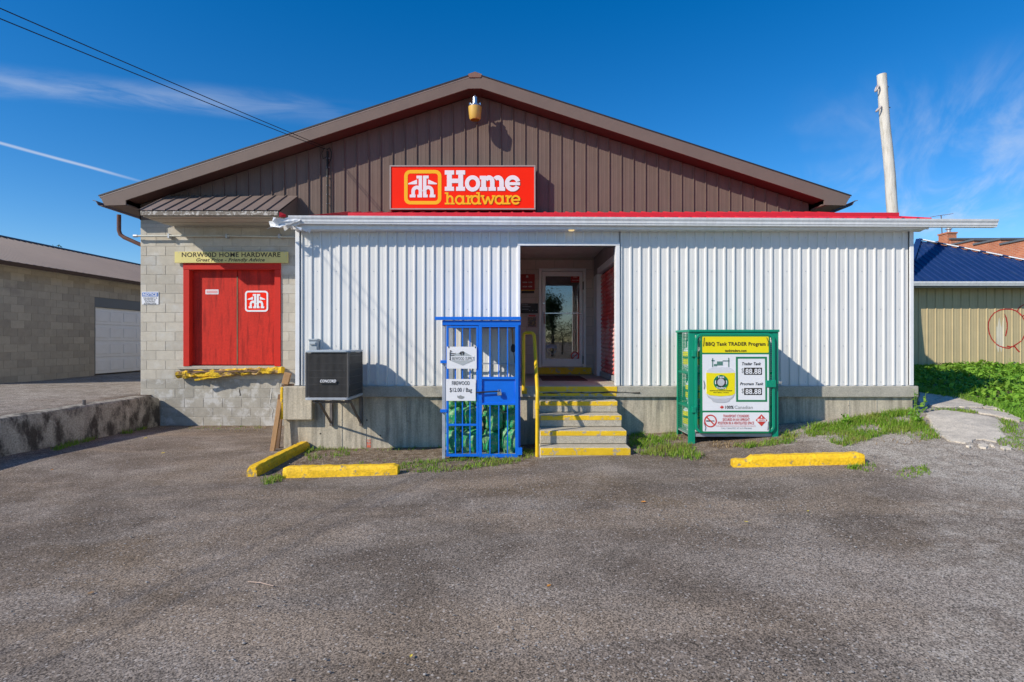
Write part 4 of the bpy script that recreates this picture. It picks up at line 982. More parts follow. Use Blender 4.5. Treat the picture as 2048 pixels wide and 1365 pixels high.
MB().bar((cxx-.055, yg-.004, czz-.055), (cxx+.055, yg-.004, czz+.055), .018, .002, (0, 1, 0)).build('slash', M['ink_red'], ns)
MB().bar((cxx-.04, yg-.002, czz), (cxx+.035, yg-.002, czz), .012, .002, (0, 1, 0)).build('cigarette', M['ink'], ns)
sh_ = thing('shield_decal', 'pale blue shield decal low on the left of the glass door', 'decal', (U(1102, yg), yg, W(710, yg)))
flat('ribbon', [(U(1091, yg), W(697, yg)), (U(1114, yg), W(697, yg)), (U(1113, yg), W(691, yg)), (U(1102, yg), W(688.5, yg)), (U(1092, yg), W(691, yg))], yg, pmat('decal_blue', (.33, .35, .46), .5, 0), sh_)
ring_mb(circ(U(1102.5, yg), W(699.5, yg), .108, 24), circ(U(1102.5, yg), W(699.5, yg), .088, 24), yg-.003).build('ring', M['ink_grey'], sh_)
flat('star', [(U(1102.5, yg)+r_*math.cos(R(90+36*k)), W(699.5, yg)+r_*math.sin(R(90+36*k))) for k in range(10) for r_ in ((.045, .02)[k % 2],)], yg-.004, M['yellow_board'], sh_)

# ------------------------------------------------------------------ firewood cage
CY0, CY1 = 7.62, 8.55
cg0 = gz(-.4, 7.8)
cx0, cx1 = U(884, CY0), U(1040, CY0); cz0, cz1 = W(914, CY0), W(641, CY0)
cage = thing('firewood_cage', 'blue steel barred firewood cage beside the entry steps', 'cage', ((cx0+cx1)/2, CY0, cz0))
MB().prism([(U(870, CY0-.04), CY0-.06, cz1+.0), (U(870, CY0-.04), CY0-.06, cz1+.045), (U(870, CY0-.04), CY1+.02, cz1+.09), (U(870, CY0-.04), CY1+.02, cz1+.05)], (U(1042, CY0-.04)-U(870, CY0-.04), 0, 0)).build('roof', M['blue'], cage, bevel=.004)
box('header_beam', M['blue'], cage, cx0+.01, cx1+.012, CY0-.03, CY0+.03, cz1-.07, cz1-.002, .004)
for xx, yy, mt in ((cx0, CY0+.01, 'galv'), (cx1-.04, CY0+.012, 'blue'), (cx0, CY1-.04, 'galv'), (cx1-.04, CY1-.04, 'blue')):
    box('post', M[mt], cage, xx, xx+.045, yy, yy+.04, cz0-.03, cz1-.002, .003)
zb0 = cz0+.03
def frame_panel(name, x0, x1, z0, z1, Y, wv, rails, mat):
    f_ = MB()
    f_.box(x0, x0+wv, Y, Y+.03, z0, z1); f_.box(x1-wv, x1, Y, Y+.03, z0, z1)
    for za, zb in rails: f_.box(x0+wv, x1-wv, Y+.001, Y+.029, za, zb)
    return f_.build(name, mat, cage, bevel=.002)
gx0, gx1 = U(893, CY0), U(957, CY0); dx0_, dx1_ = U(957.5, CY0), U(1037, CY0)
zr = lambda py: W(py, CY0)
zT = cz1-.075
lp = frame_panel('fixed_panel', gx0, gx1, cz0+.005, zT, CY0-.02, .03, ((cz0+.005, cz0+.04), (zr(852), zr(848)), (zT-.03, zT)), M['blue'])
rpn = frame_panel('gate', dx0_, dx1_, cz0-.005, zT+.02, CY0-.028, .045, ((cz0-.005, cz0+.04), (zr(759), zr(754)), (zr(810), zr(806)), (zT-.02, zT+.02)), M['blue'])
for px in (911, 925, 940): box('bar', M['blue'], lp, U(px, CY0)-.0075, U(px, CY0)+.0075, CY0-.012, CY0+.006, cz0+.03, zT-.02)
for px in (980, 997.5, 1015):
    box('bar', M['blue'], rpn, U(px, CY0)-.0075, U(px, CY0)+.0075, CY0-.018, CY0, zr(755), zT-.01)
    box('bar', M['blue'], rpn, U(px, CY0)-.0075, U(px, CY0)+.0075, CY0-.018, CY0, cz0+.03, zr(808))
box('lock_plate', M['blue'], rpn, dx0_+.046, dx1_-.046, CY0-.004, CY0+.006, zr(808), zr(757), .002)
MB().tube([(U(953, CY0), CY0-.045, zr(785)), (U(985, CY0), CY0-.045, zr(783)), (U(1000, CY0), CY0-.045, zr(782.5))], .010, 8).build('slide_bolt', M['rubber'], rpn)
pk = MB().box(U(995, CY0), U(1003, CY0), CY0-.06, CY0-.03, zr(791), zr(783), ).build('padlock', M['steel'], rpn, bevel=.006)
MB().tube([(U(996.5, CY0), CY0-.045, zr(784)), (U(996.5, CY0), CY0-.045, zr(779)), (U(1001.5, CY0), CY0-.045, zr(779)), (U(1001.5, CY0), CY0-.045, zr(784))], .005, 6).build('shackle', M['steel'], pk)
for py in (724, 822): box('hinge', M['blue'], cage, cx0-.02, gx0+.01, CY0-.03, CY0+.005, zr(py+3), zr(py-3), .003)
box('gate_latch', M['blue'], cage, dx1_-.005, cx1+.03, CY0-.035, CY0-.005, zr(910), zr(895), .003)
for xx in (cx0+.01, cx1-.03):
    for k in range(1, 6):
        yy = CY0+.05+k*(CY1-CY0-.1)/6; box('side_bar', M['galv' if xx < -.5 else 'blue'], cage, xx, xx+.016, yy, yy+.016, cz0, cz1-.01)
    for zz in (cz0+.02, zr(740), cz1-.05): box('side_rail', M['galv' if xx < -.5 else 'blue'], cage, xx-.002, xx+.022, CY0+.05, CY1-.04, zz, zz+.03)
box('rear_rail', M['galv'], cage, cx0+.045, cx1-.04, CY1-.03, CY1-.008, W(729, CY1), W(726, CY1))
box('roof_batten', M['wood_dark'], cage, cx0+.05, cx1-.05, CY1-.09, CY1-.04, cz1-.09, cz1-.03)
box('floor_board', M['galv'], cage, cx0+.045, cx1-.045, CY0+.03, CY1-.04, cz0+.0, cz0+.025)
# hanging strap inside
hk = thing('hanging_strap', 'tan strap with dark hook hanging inside the right of the blue cage', 'strap', (U(1025, 8.3), 8.3, W(715, 8.3)))
MB().bar((U(1024, 8.3), 8.3, W(652, 8.3)), (U(1026, 8.3), 8.3, W(690, 8.3)), .022, .006, (0, 1, 0)).build('webbing', M['wood'], hk)
MB().lathe([(.012, W(705, 8.3)), (.034, W(702, 8.3)), (.036, W(694, 8.3)), (.018, W(689, 8.3))], U(1026.5, 8.3), 8.3, 10).build('ratchet', M['rubber'], hk, smooth=40)
MB().tube([(U(1027, 8.3), 8.3, W(704, 8.3)), (U(1029, 8.3), 8.3, W(715, 8.3)), (U(1029, 8.3), 8.3, W(726, 8.3))], .006, 6).build('tail', M['rubber'], hk)
# notices tied to the cage
yS = CY0-.036; mp = Map(870, 620, 8.533, yS)
s1 = thing('firewood_supply_sign', 'white firewood supply sign with grey diamond, upper sign on the blue cage', 'sign', (mp.x(458), yS, mp.z(1005)))
box('plate', M['sign_white'], s1, mp.x(203), mp.x(710), yS, yS+.004, mp.z(1005), mp.z(630))
flat('diamond', mp.p([(470, 702), (655, 800), (655, 868), (470, 950), (262, 868), (262, 800)]), yS-.003, pmat('pale_grey_print', (.42, .45, .46), .5, 0), s1)
flat('white_band', mp.p([(275, 795), (668, 795), (668, 866), (275, 866)]), yS-.005, M['sign_white'], s1)
text('49', mp.x(415), mp.x(500), mp.z(778), mp.z(708), yS-.007, M['ink'], s1, .03)
text('IREWOOD SUPPLY', mp.x(290), mp.x(668), mp.z(860), mp.z(803), yS-.007, M['ink_grey'], s1, .035)
g = Glyphs(mp, yS-.007)
g.poly([(246, 858), (276, 858), (264, 840), (262, 740), (272, 690), (262, 690), (250, 740), (252, 835)]); g.poly([(256, 735), (340, 745), (362, 730), (345, 756), (256, 748)]); g.poly([(258, 770), (325, 770), (325, 780), (258, 780)]); g.poly([(255, 690), (292, 706), (285, 712), (255, 700)])
g.build(M['ink'], s1, 'tree_print')
for cx_, cy_ in ((235, 640), (688, 640)): MB().box(mp.x(cx_)-.006, mp.x(cx_)+.006, yS-.004, yS+.01, mp.z(cy_+14), mp.z(cy_-14)).build('tie', M['rubber'], s1)
mp = Map(870, 760, 8.03, yS)
s3 = thing('firewood_price_sign', 'white firewood price sign reading twelve dollars, lower sign on the blue cage', 'sign', (mp.x(415), yS, mp.z(335)))
box('plate', M['sign_white'], s3, mp.x(178), mp.x(652), yS, yS+.004, mp.z(338), mp.z(-12))
text('FIREWOOD', mp.x(272), mp.x(558), mp.z(85), mp.z(22), yS-.003, M['ink'], s3, .004)
text('$12.00 / Bag', mp.x(236), mp.x(594), mp.z(216), mp.z(128), yS-.003, M['ink'], s3, .006)
flat('small_emblem', mp.p([(355, 250), (380, 262), (410, 246), (440, 262), (472, 270), (465, 292), (430, 308), (385, 302), (360, 285)]), yS-.003, M['ink_grey'], s3)
# firewood bags
def bag_mesh(seed, sx, sy, sz):
    rg = np.random.default_rng(seed); bm = bmesh.new(); bmesh.ops.create_icosphere(bm, subdivisions=4, radius=1)
    k = 34; dirs = rg.normal(size=(k, 3)); dirs[:, 2] *= .75; dirs /= np.linalg.norm(dirs, axis=1)[:, None]; amp = rg.uniform(.14, .32, k); sh_ = rg.uniform(12, 30, k)
    for v in bm.verts:
        d = np.array(v.co.normalized()); e = 1+np.max(amp*np.exp(-(1-dirs@d)*sh_))-.10
        p = np.sign(d)*np.abs(d)**.72*e
        v.co = (p[0]*sx, p[1]*sy, p[2]*sz)
    return bm
ordn = ['first', 'second', 'third', 'fourth', 'fifth']
def bag(seed, px, Y, zb, sx, sz, label):
    bm = bag_mesh(seed, sx, .13, sz); me = bpy.data.meshes.new('firewood_bag'); bm.to_mesh(me); bm.free()
    for p in me.polygons: p.use_smooth = True
    me.materials.append(M['bag']); o = bpy.data.objects.new('firewood_bag', me); COL.objects.link(o)
    o.location = (U(px, Y), Y, zb+sz*1.0); tag(o, label, 'firewood bag', 'firewood bags in the blue cage'); return o
zfl = cz0+.025
for i, px in enumerate((908, 940, 982, 1019)):
    bag(20+i, px, 7.86, zfl-.02, .118, .165+.015*(i % 2), f'{ordn[i]} green firewood bag from the left, bottom row of the blue cage')
for i, (px, dz_) in enumerate(((909, .29), (941, .30), (989, .27), (1023, .26))):
    bag(40+i, px, 7.90+.03*(i % 2), zfl+dz_, .118, .155+.015*(i % 3), f'{ordn[i]} green firewood bag from the left, second row of the blue cage')
for i, (px, dz_) in enumerate(((912, .57), (944, .58), (985, .52), (1016, .50))):
    bag(80+i, px, 8.24, zfl-.02 if i % 2 else zfl+.2, .135, .22, f'{ordn[i]} green firewood bag from the left, low at the back of the cage')
    bag(60+i, px, 8.16, zfl+dz_, .125, .16, f'{ordn[i]} green firewood bag from the left, top row at the back of the blue cage')

# ------------------------------------------------------------------ propane tank cabinet
PY0, PY1 = 7.92, 8.52
pX0, pX1 = U(1378, PY0), U(1556.5, PY0); pz0, pz1 = min(gz(2.6, 7.92), W(883, PY0)), W(664, PY0)
pc_ = thing('propane_cabinet', 'green steel propane tank exchange cabinet standing by the white siding', 'cabinet', ((pX0+pX1)/2, PY0, pz0))
for xx in (pX0, pX1):
    for yy in (PY0, PY1):
        s = 1 if xx == pX0 else -1; q = 1 if yy == PY0 else -1; wv = .085
        MB().prism([(xx, yy, pz0-.06), (xx+s*wv, yy, pz0-.06), (xx+s*wv, yy+q*.008, pz0-.06), (xx+s*.008, yy+q*.008, pz0-.06), (xx+s*.008, yy+q*wv*.6, pz0-.06), (xx, yy+q*wv*.6, pz0-.06)], (0, 0, pz1-pz0+.06)).build('corner_post', M['green'], pc_)
box('roof', M['green'], pc_, pX0-.012, pX1+.012, PY0-.02, PY1+.01, pz1-.004, pz1+.03, .004)
zsh = [W(867, PY0)-.015, pz0+.52, pz0+1.0]
for i, z in enumerate(zsh): box('shelf', M['galv' if i == 0 else 'green'], pc_, pX0+.012, pX1-.012, PY0+.03, PY1-.02, z-.02, z+.006, .002)
box('base_rail', M['galv'], pc_, pX0+.09, pX1-.09, PY0+.012, PY0+.028, W(874, PY0), W(868, PY0))
box('top_rail', M['green'], pc_, pX0+.086, pX1-.086, PY0+.004, PY0+.02, pz1-.05, pz1-.005)
def wire(name, m):
    o = m.build(name, M['green'], pc_); o['kind'] = 'stuff'; return o
for xx in (pX0+.010, pX1-.010):
    m = MB()
    yy = PY0+.05
    while yy < PY1-.04: m.box(xx-.0006, xx+.0006, yy-.0022, yy+.0022, pz0+.12, pz1-.01); yy += .030
    zz = pz0+.13
    while zz < pz1-.02: m.box(xx-.0012, xx+.0002, PY0+.05, PY1-.04, zz-.0022, zz+.0022); zz += .030
    wire('side_mesh', m)
m = MB(); xx = pX0+.1
while xx < pX1-.09: m.box(xx-.004, xx+.004, PY1-.014, PY1-.010, pz0+.12, pz1-.01); xx += .022
zz = pz0+.14
while zz < pz1-.02: m.box(pX0+.09, pX1-.09, PY1-.0125, PY1-.0085, zz-.004, zz+.004); zz += .022
wire('rear_mesh', m)
yD = PY0-.035; mp = Map(1380, 660, 6.205, yD)
door = ring_mb(rrect(U(1390, yD), U(1550.5, yD), W(867.5, yD), W(666.5, yD), .11, 8), rrect(U(1395.5, yD), U(1545, yD), W(862.5, yD), W(671.5, yD), .075, 8), yD, .03).build('door', M['green'], pc_, bevel=.005)
m = MB(); xx = U(1397, yD)
while xx < U(1544, yD): m.box(xx-.002, xx+.002, yD+.018, yD+.022, W(862, yD), W(672, yD)); xx += .028
zz = W(861, yD)
while zz < W(673, yD): m.box(U(1396, yD), U(1544.5, yD), yD+.0165, yD+.0205, zz-.002, zz+.002); zz += .028
dm_ = m.build('door_mesh', M['green'], door); dm_['kind'] = 'stuff'
for py in (708, 820): box('hinge', M['green'], pc_, U(1384, yD), U(1392, yD), yD-.01, PY0-.001, W(py+6, yD), W(py-6, yD), .003)
hp = box('hasp', M['green'], pc_, mp.x(935), mp.x(1062), yD-.022, yD-.004, mp.z(715), mp.z(628), .006)
pl = box('padlock', M['steel'], hp, mp.x(1085), mp.x(1120), yD-.05, yD-.025, mp.z(668), mp.z(632), .006)
# printed sign on the door
yP = yD-.008
sgn = thing('tank_price_sign', 'white yellow and green tank exchange price sign on the cabinet door', 'sign', (mp.x(560), yP, mp.z(1275)))
MB().prism([(x, yP, z) for x, z in rrect(mp.x(128), mp.x(992), mp.z(1282), mp.z(62), .035)], (0, .006, 0)).build('panel', M['green_dark'], sgn)
flat('heading_field', rrect(mp.x(150), mp.x(972), mp.z(285), mp.z(85), .012), yP-.003, M['sign_yellow'], sgn)
flat('middle_field', mp.p([(150, 305), (974, 305), (976, 1002), (153, 1002)]), yP-.003, M['sign_white'], sgn)
flat('warning_field', rrect(mp.x(155), mp.x(976), mp.z(1260), mp.z(1025), .012), yP-.003, M['sign_white'], sgn)
T = lambda s, a, b, c_, d, mt, bold=0., sh_=0.: text(s, mp.x(a), mp.x(b), mp.z(d), mp.z(c_), yP-.006, M[mt], sgn, bold, sh_)
T('BBQ Tank TRADER Program', 190, 932, 152, 212, 'ink_brown', .03)
T('tanktraders.com', 428, 695, 242, 274, 'ink_brown', .025)
T('Trader Tank', 640, 876, 402, 440, 'ink', .02, .28); T('Program Tank', 615, 905, 652, 698, 'ink', .02, .28)
ring_mb(mp.p([(565, 335), (950, 335), (952, 893), (568, 893)]), mp.p([(588, 358), (926, 358), (930, 870), (592, 870)]), yP-.005).build('price_frame', M['green_dark'], sgn)
for a, b in ((470, 558), (722, 808)):
    flat('price_field', mp.p([(667, a), (888, a), (888, b), (667, b)]), yP-.005, M['ink'], sgn)
    T('$', 635, 660, a+5, b-18, 'ink_grey'); text('88.88', mp.x(682), mp.x(876), mp.z(b-10), mp.z(a+12), yP-.009, M['sign_white'], sgn, .02)
T('100%', 433, 536, 940, 980, 'ink', .02); T('Canadian', 548, 772, 940, 980, 'ink_grey', .0)
leafp = [(0, -24), (4, -10), (12, -15), (11, -4), (23, -8), (19, 2), (25, 6), (12, 13), (12, 17), (2, 15), (1, 24), (-1, 24), (-2, 15), (-12, 17), (-12, 13), (-25, 6), (-19, 2), (-23, -8), (-11, -4), (-12, -15), (-4, -10)]
flat('maple_leaf', mp.p([(391+a, 958+b) for a, b in leafp]), yP-.006, M['ink_red'], sgn)
body = [(195, 540), (205, 505), (235, 480), (290, 462), (460, 462), (515, 480), (545, 505), (552, 540), (550, 800), (530, 840), (490, 868), (478, 890), (420, 904), (330, 904), (280, 890), (265, 868), (222, 840), (200, 800)]
flat('tank_picture', mp.p(body), yP-.005, M['tank_print'], sgn)
flat('tank_shade', mp.p([(200, 800), (222, 840), (265, 868), (280, 890), (330, 904), (420, 904), (478, 890), (490, 868), (530, 840), (550, 800), (500, 838), (440, 852), (300, 852), (245, 835)]), yP-.007, M['tank_shade'], sgn)
flat('tank_label', mp.p([(196, 532), (300, 538), (450, 538), (552, 532), (551, 790), (520, 812), (380, 825), (240, 812), (200, 790)]), yP-.008, M['sign_yellow'], sgn)
m = MB()
for a, b, c_, d in ((270, 352, 280, 462), (470, 348, 480, 462), (262, 376, 300, 388), (330, 392, 400, 440), (400, 380, 484, 390), (292, 425, 330, 450)): m.prism([(x, yP-.008, z) for x, z in mp.p([(a, b), (c_, b), (c_, d), (a, d)])], (0, .002, 0))
m.build('valve_picture', pmat('valve_print', (.10, .22, .18), .5, .3, 60), sgn)
flat('badge', circ(mp.x(377), mp.z(650), mp.L(92), 32), yP-.0105, M['sign_white'], sgn)
ring_mb(circ(mp.x(377), mp.z(650), mp.L(92), 32), circ(mp.x(377), mp.z(650), mp.L(76), 32), yP-.013).build('badge_ring', M['green_dark'], sgn)
for a0, a1 in ((200, 340), (20, 160)):
    ring_mb(circ(mp.x(377), mp.z(650), mp.L(78), 20, a0, a1), circ(mp.x(377), mp.z(650), mp.L(52), 20, a0, a1), yP-.0125).build('badge_band', M['green_dark'], sgn)
ring_mb(circ(mp.x(377), mp.z(650), mp.L(62), 28), circ(mp.x(377), mp.z(650), mp.L(46), 28), yP-.0145).build('badge_core_ring', M['ink'], sgn)
flat('badge_core', circ(mp.x(377), mp.z(650), mp.L(46), 28), yP-.0138, M['tank_shade'], sgn)
text('Tank', mp.x(335), mp.x(420), mp.z(600), mp.z(570), yP-.017, M['sign_white'], sgn, .03); text('Traders', mp.x(318), mp.x(438), mp.z(733), mp.z(704), yP-.017, M['sign_white'], sgn, .03)
text('PROPANE GAS EXCHANGE PROGRAM', mp.x(240), mp.x(515), mp.z(762), mp.z(748), yP-.0105, M['ink_brown'], sgn, .02); text('FOR SMALL TANKS', mp.x(285), mp.x(475), mp.z(784), mp.z(772), yP-.0105, M['ink_brown'], sgn, .02)
ring_mb(circ(mp.x(250), mp.z(1130), mp.L(79), 32), circ(mp.x(250), mp.z(1130), mp.L(64), 32), yP-.006).build('no_smoking_ring', M['ink_red'], sgn)
flat('no_smoking_slash', mp.p([(196, 1086), (207, 1076), (304, 1174), (293, 1184)]), yP-.007, M['ink_red'], sgn)
flat('cigarette', mp.p([(198, 1123), (262, 1123), (262, 1138), (198, 1138)]), yP-.0055, M['ink'], sgn); flat('cigarette', mp.p([(264, 1123), (298, 1123), (298, 1138), (264, 1138)]), yP-.0055, M['ink_grey'], sgn)
T('TRANSPORT CYLINDERS', 405, 728, 1052, 1086, 'ink_red', .015); T('SECURED IN AN UPRIGHT', 400, 735, 1096, 1130, 'ink_red', .015); T('POSITION IN A VENTILATED SPACE', 342, 790, 1138, 1174, 'ink_red', .015)
T('FOR EMERGENCIES INVOLVING DANGEROUS GOODS', 320, 812, 1184, 1202, 'ink_pink'); T('CALL CANUTEC AT 613-996-6666', 380, 760, 1211, 1230, 'ink_grey')
flat('hazard_diamond', mp.p([(882, 1046), (952, 1120), (882, 1196), (810, 1120)]), yP-.006, M['ink_red'], sgn)
flat('hazard_band', mp.p([(832, 1104), (934, 1104), (934, 1138), (832, 1138)]), yP-.008, M['sign_white'], sgn)
text('1075', mp.x(850), mp.x(918), mp.z(1134), mp.z(1109), yP-.010, M['ink_red'], sgn, .02)
flat('flame', mp.p([(882, 1066), (892, 1085), (884, 1098), (874, 1090)]), yP-.008, M['sign_white'], sgn)
for a, b, c_, d in ((172, 95, 160, 205), (945, 95, 958, 200), (165, 630, 170, 735), (168, 1150, 182, 1250), (968, 1138, 958, 1245)):
    MB().tube([(mp.x(a), yP-.008, mp.z(b)), (mp.x(c_)+.004, yP-.014, mp.z((b+d)/2)), (mp.x(c_), yP-.008, mp.z(d))], .003, 6).build('cable_tie', M['rubber'], sgn)
# tanks inside
def tank(x, y, z, label):
    tk = thing('propane_tank', label, 'propane tank', (x, y, z), 'propane tanks in the green cabinet')
    MB().lathe([(.10, z), (.10, z+.03), (.12, z+.04), (.147, z+.09), (.15, z+.11), (.15, z+.27), (.145, z+.30), (.115, z+.345), (.05, z+.365)], x, y, 24).build('body', M['tank_white'], tk, smooth=50)
    MB().lathe([(.1505, z+.10), (.152, z+.105), (.152, z+.285), (.1505, z+.29)], x, y, 24, cap=False).build('yellow_label', M['sign_yellow'], tk, smooth=50)
    MB().lathe([(.1525, z+.185), (.1535, z+.19), (.1535, z+.215), (.1525, z+.22)], x, y, 24, cap=False).build('green_band', M['green_dark'], tk, smooth=50)
    m = MB()
    for a in range(0, 270, 15):
        p0, p1 = [(x+.085*math.cos(R(q+150)), y+.085*math.sin(R(q+150))) for q in (a, a+15)]
        m.prism([(p0[0], p0[1], z+.345), (p1[0], p1[1], z+.345), (p1[0], p1[1], z+.445), (p0[0], p0[1], z+.445)], (.004*math.cos(R(a+150)), .004*math.sin(R(a+150)), 0))
    m.build('collar', M['tank_white'], tk)
    MB().lathe([(.02, z+.36), (.02, z+.40), (.032, z+.405), (.032, z+.425)], x, y, 10).build('valve', M['green'], tk)
tx = pX0+.172
for z, nm in zip(zsh, ('bottom', 'middle', 'top')):
    tank(tx, PY0+.33 if nm != 'middle' else PY0+.21, z+.007, f'white and yellow propane tank at the left of the {nm} cabinet shelf')
    tank(pX1-.19, PY0+.25, z+.007, f'white and yellow propane tank at the right of the {nm} cabinet shelf')

# ------------------------------------------------------------------ parking curbs
def curb(a, b, label, h=.122, wd_=.15, chip=0):
    a = Vector((*a, 0)); b = Vector((*b, 0)); d = (b-a).normalized(); p = Vector((-d.y, d.x, 0)); L = (b-a).length; n = 26
    random.seed(int(L*1000)+chip); rows = []
    for i in range(n+1):
        q = i/n; c_ = a.lerp(b, q); g_ = gz(c_.x, c_.y); e = min(q, 1-q)*L
        hh = h*(1-.16*max(0, 1-e/.05)); ww = wd_*(1-.10*max(0, 1-e/.05))
        if chip and q < .14: hh *= .55+random.uniform(0, .25)
        j = lambda s: random.uniform(-s, s)*.9
        rows.append([c_+p*(-ww*.5+j(.004))+Vector((0, 0, g_-.04)), c_+p*(-ww*.47+j(.005))+Vector((0, 0, g_+hh*.62+j(.005))), c_+p*(-ww*.36+j(.005))+Vector((0, 0, g_+hh*.93+j(.005))), c_+p*(-ww*.30)+Vector((0, 0, g_+hh+j(.004))),
                     c_+p*(ww*.30)+Vector((0, 0, g_+hh+j(.004))), c_+p*(ww*.36)+Vector((0, 0, g_+hh*.93)), c_+p*(ww*.47)+Vector((0, 0, g_+hh*.6)), c_+p*(ww*.5)+Vector((0, 0, g_-.04))])
    k = 8; v = [x for r_ in rows for x in r_]
    f = [(i*k+j_, i*k+(j_+1) % k, (i+1)*k+(j_+1) % k, (i+1)*k+j_) for i in range(n) for j_ in range(k)]+[tuple(range(k))[::-1], tuple(range(n*k, n*k+k))]
    return tag(MB().add(v, f).build('parking_curb', M['yellow'], smooth=18), label, 'curb', 'yellow parking curbs')
pa, pb = on_ground(492, 953), on_ground(600, 902)
curb((pa.x+.07, pa.y), (pb.x+.03, pb.y+.15), 'yellow parking curb pointing toward the building at the corner pier')
pa, pb = on_ground(565, 955), on_ground(795, 951)
curb((pa.x, pa.y+.07), (pb.x, pb.y+.07), 'yellow parking curb lying parallel to the building left of the cage')
pa, pb = on_ground(1468, 935), on_ground(1735, 931)
curb((pa.x, pa.y+.07), (pb.x, pb.y+.09), 'chipped yellow parking curb in front of the green cabinet', chip=3)

# ------------------------------------------------------------------ retaining wall
random.seed(3)
rows = []; ysr = list(np.linspace(-7, 11.70, 90))
for y_ in ysr:
    zt_ = EYE-1.115-max(0, 8-y_)*.004+random.uniform(-.006, .006)
    if y_ > 11.35: zt_ -= (y_-11.35)*.25
    g_ = gz(-7.35, y_)
    rows.append([(-7.385+random.uniform(-.004, .004), y_, g_-.3), (-7.40+random.uniform(-.005, .005), y_, zt_-.05), (-7.42, y_, zt_-.012+random.uniform(-.006, .004)), (-7.46, y_, zt_), (-7.62, y_, zt_+.004), (-7.68, y_, g_-.3)])
k = 6; v = [p for r_ in rows for p in r_]
f = [(i*k+j, i*k+(j+1) % k, (i+1)*k+(j+1) % k, (i+1)*k+j) for i in range(len(rows)-1) for j in range(k)]+[tuple(range(k))[::-1], tuple(range(len(v)-k, len(v)))]
rt = tag(MB().add(v, f).build('retaining_wall', M['concrete_old'], smooth=40), 'low black-stained concrete retaining wall along the left driveway', 'wall')
tag(MB().tube([(U(168, 7.47*F/856), 7.47*F/856, EYE-1.2), (U(168, 7.47*F/856), 7.47*F/856, EYE-1.03)], .028, 8).build('steel_stub', M['steel_dark']), 'short rusty steel stub standing on the stained retaining wall', 'post')

# ------------------------------------------------------------------ left block shed
SX = -12.5; SY0_, SY1_ = 13.2, 31.0
shed = thing('block_shed', 'long low concrete block shed with brown metal roof on the left', 'building', (SX-4, SY0_, EYE-1.0))
zE = EYE+1.99; zG = EYE-1.06
GD = (16.7, 19.3, EYE-1.0, EYE+1.33)
m = MB()
for a, b, c_, d in ((SY0_, GD[0], zG-.3, zE), (GD[0], GD[1], GD[3], zE), (GD[1], SY1_, zG-.3, zE)): m.box(SX-.2, SX-.006, a, b, c_, d)
m.box(-20.5, SX-.2, SY0_, SY0_+.2, zG-.3, zE); m.box(-20.5, SX-.2, SY1_-.2, SY1_, zG-.3, zE); m.box(-20.5, -20.3, SY0_+.2, SY1_-.2, zG-.3, zE)
swl = m.build('shed_wall', M['mortar_side'], shed)
lay_blocks(SY0_, 20.2, zG-.02, zE-.02, [GD], lambda u, z, wd_, h, row: place('block', block_mesh(wd_, h, M['block_side']), swl, (SX+random.uniform(-.0015, .0015), u, z), R(90)), phase=.1)
rx, rzz = -16.5, EYE+3.37; ex_, ez_ = -12.12, EYE+1.93
srf = MB().prism([(ex_, SY0_-.25, ez_-.03), (rx, SY0_-.25, rzz-.03), (2*rx-ex_, SY0_-.25, ez_-.03), (2*rx-ex_, SY0_-.25, ez_-.10), (rx, SY0_-.25, rzz-.12), (ex_, SY0_-.25, ez_-.10)], (0, SY1_-SY0_+.5, 0)).build('roof', M['brown_dark'], shed)
y_ = SY0_-.27; pw_ = .23
while y_ < 24.5:
    pts = []
    for j in range(4):
        for a, h in ((0, 0), (.012, .022), (.03, .022), (.042, 0)): pts.append((y_+j*pw_+a, h))
    pts.append((y_+4*pw_, 0)); vs_ = []
    for a, h in pts: vs_ += [(ex_+.03, a, ez_-.02+h), (rx, a, rzz-.005+h)]
    MB().add(vs_, [(2*q, 2*q+1, 2*q+3, 2*q+2) for q in range(len(pts)-1)]).build('roof_panel', M['brown_roof'], srf)
    y_ += 4*pw_
MB().prism([(rx-.16, SY0_-.28, rzz-.02), (rx, SY0_-.28, rzz+.05), (rx+.16, SY0_-.28, rzz-.02), (rx, SY0_-.28, rzz+.02)], (0, SY1_-SY0_+.5, 0)).build('ridge_cap', M['ink'], srf)
MB().prism([(ex_-.02, SY0_-.25, ez_-.11), (ex_+.06, SY0_-.25, ez_-.11), (ex_+.10, SY0_-.25, ez_-.02), (ex_+.085, SY0_-.25, ez_-.02), (ex_+.05, SY0_-.25, ez_-.095), (ex_-.02, SY0_-.25, ez_-.095)], (0, SY1_-SY0_+.5, 0)).build('gutter', pmat('dark_brown_gutter', (.055, .03, .025), .45, .1, 5), srf)
box('shed_soffit', pmat('cream_shed_soffit', (.50, .45, .35), .7, .08, 4), shed, SX+.002, ex_-.025, SY0_-.2, SY1_, ez_-.085, ez_-.065)
gd = box('garage_door', M['garage'], shed, SX-.13, SX-.10, GD[0]+.02, GD[1]-.02, GD[2], GD[3]-.31)
for i in range(4):
    za = GD[2]+.01+i*.5; s_ = box('door_section', M['garage'], gd, SX-.10, SX-.075, GD[0]+.03, GD[1]-.03, za, za+.485, .006)
    for j in range(4):
        ya = GD[0]+.12+j*.61; box('raised_panel', M['garage'], s_, SX-.076, SX-.060, ya, ya+.49, za+.09, za+.40, .012)
box('door_header', M['garage_head'], shed, SX-.08, SX-.02, GD[0]+.01, GD[1]-.01, GD[3]-.30, GD[3]-.005)
box('door_jamb', M['garage_head'], shed, SX-.12, SX-.005, GD[0], GD[0]+.035, GD[2], GD[3]-.305)

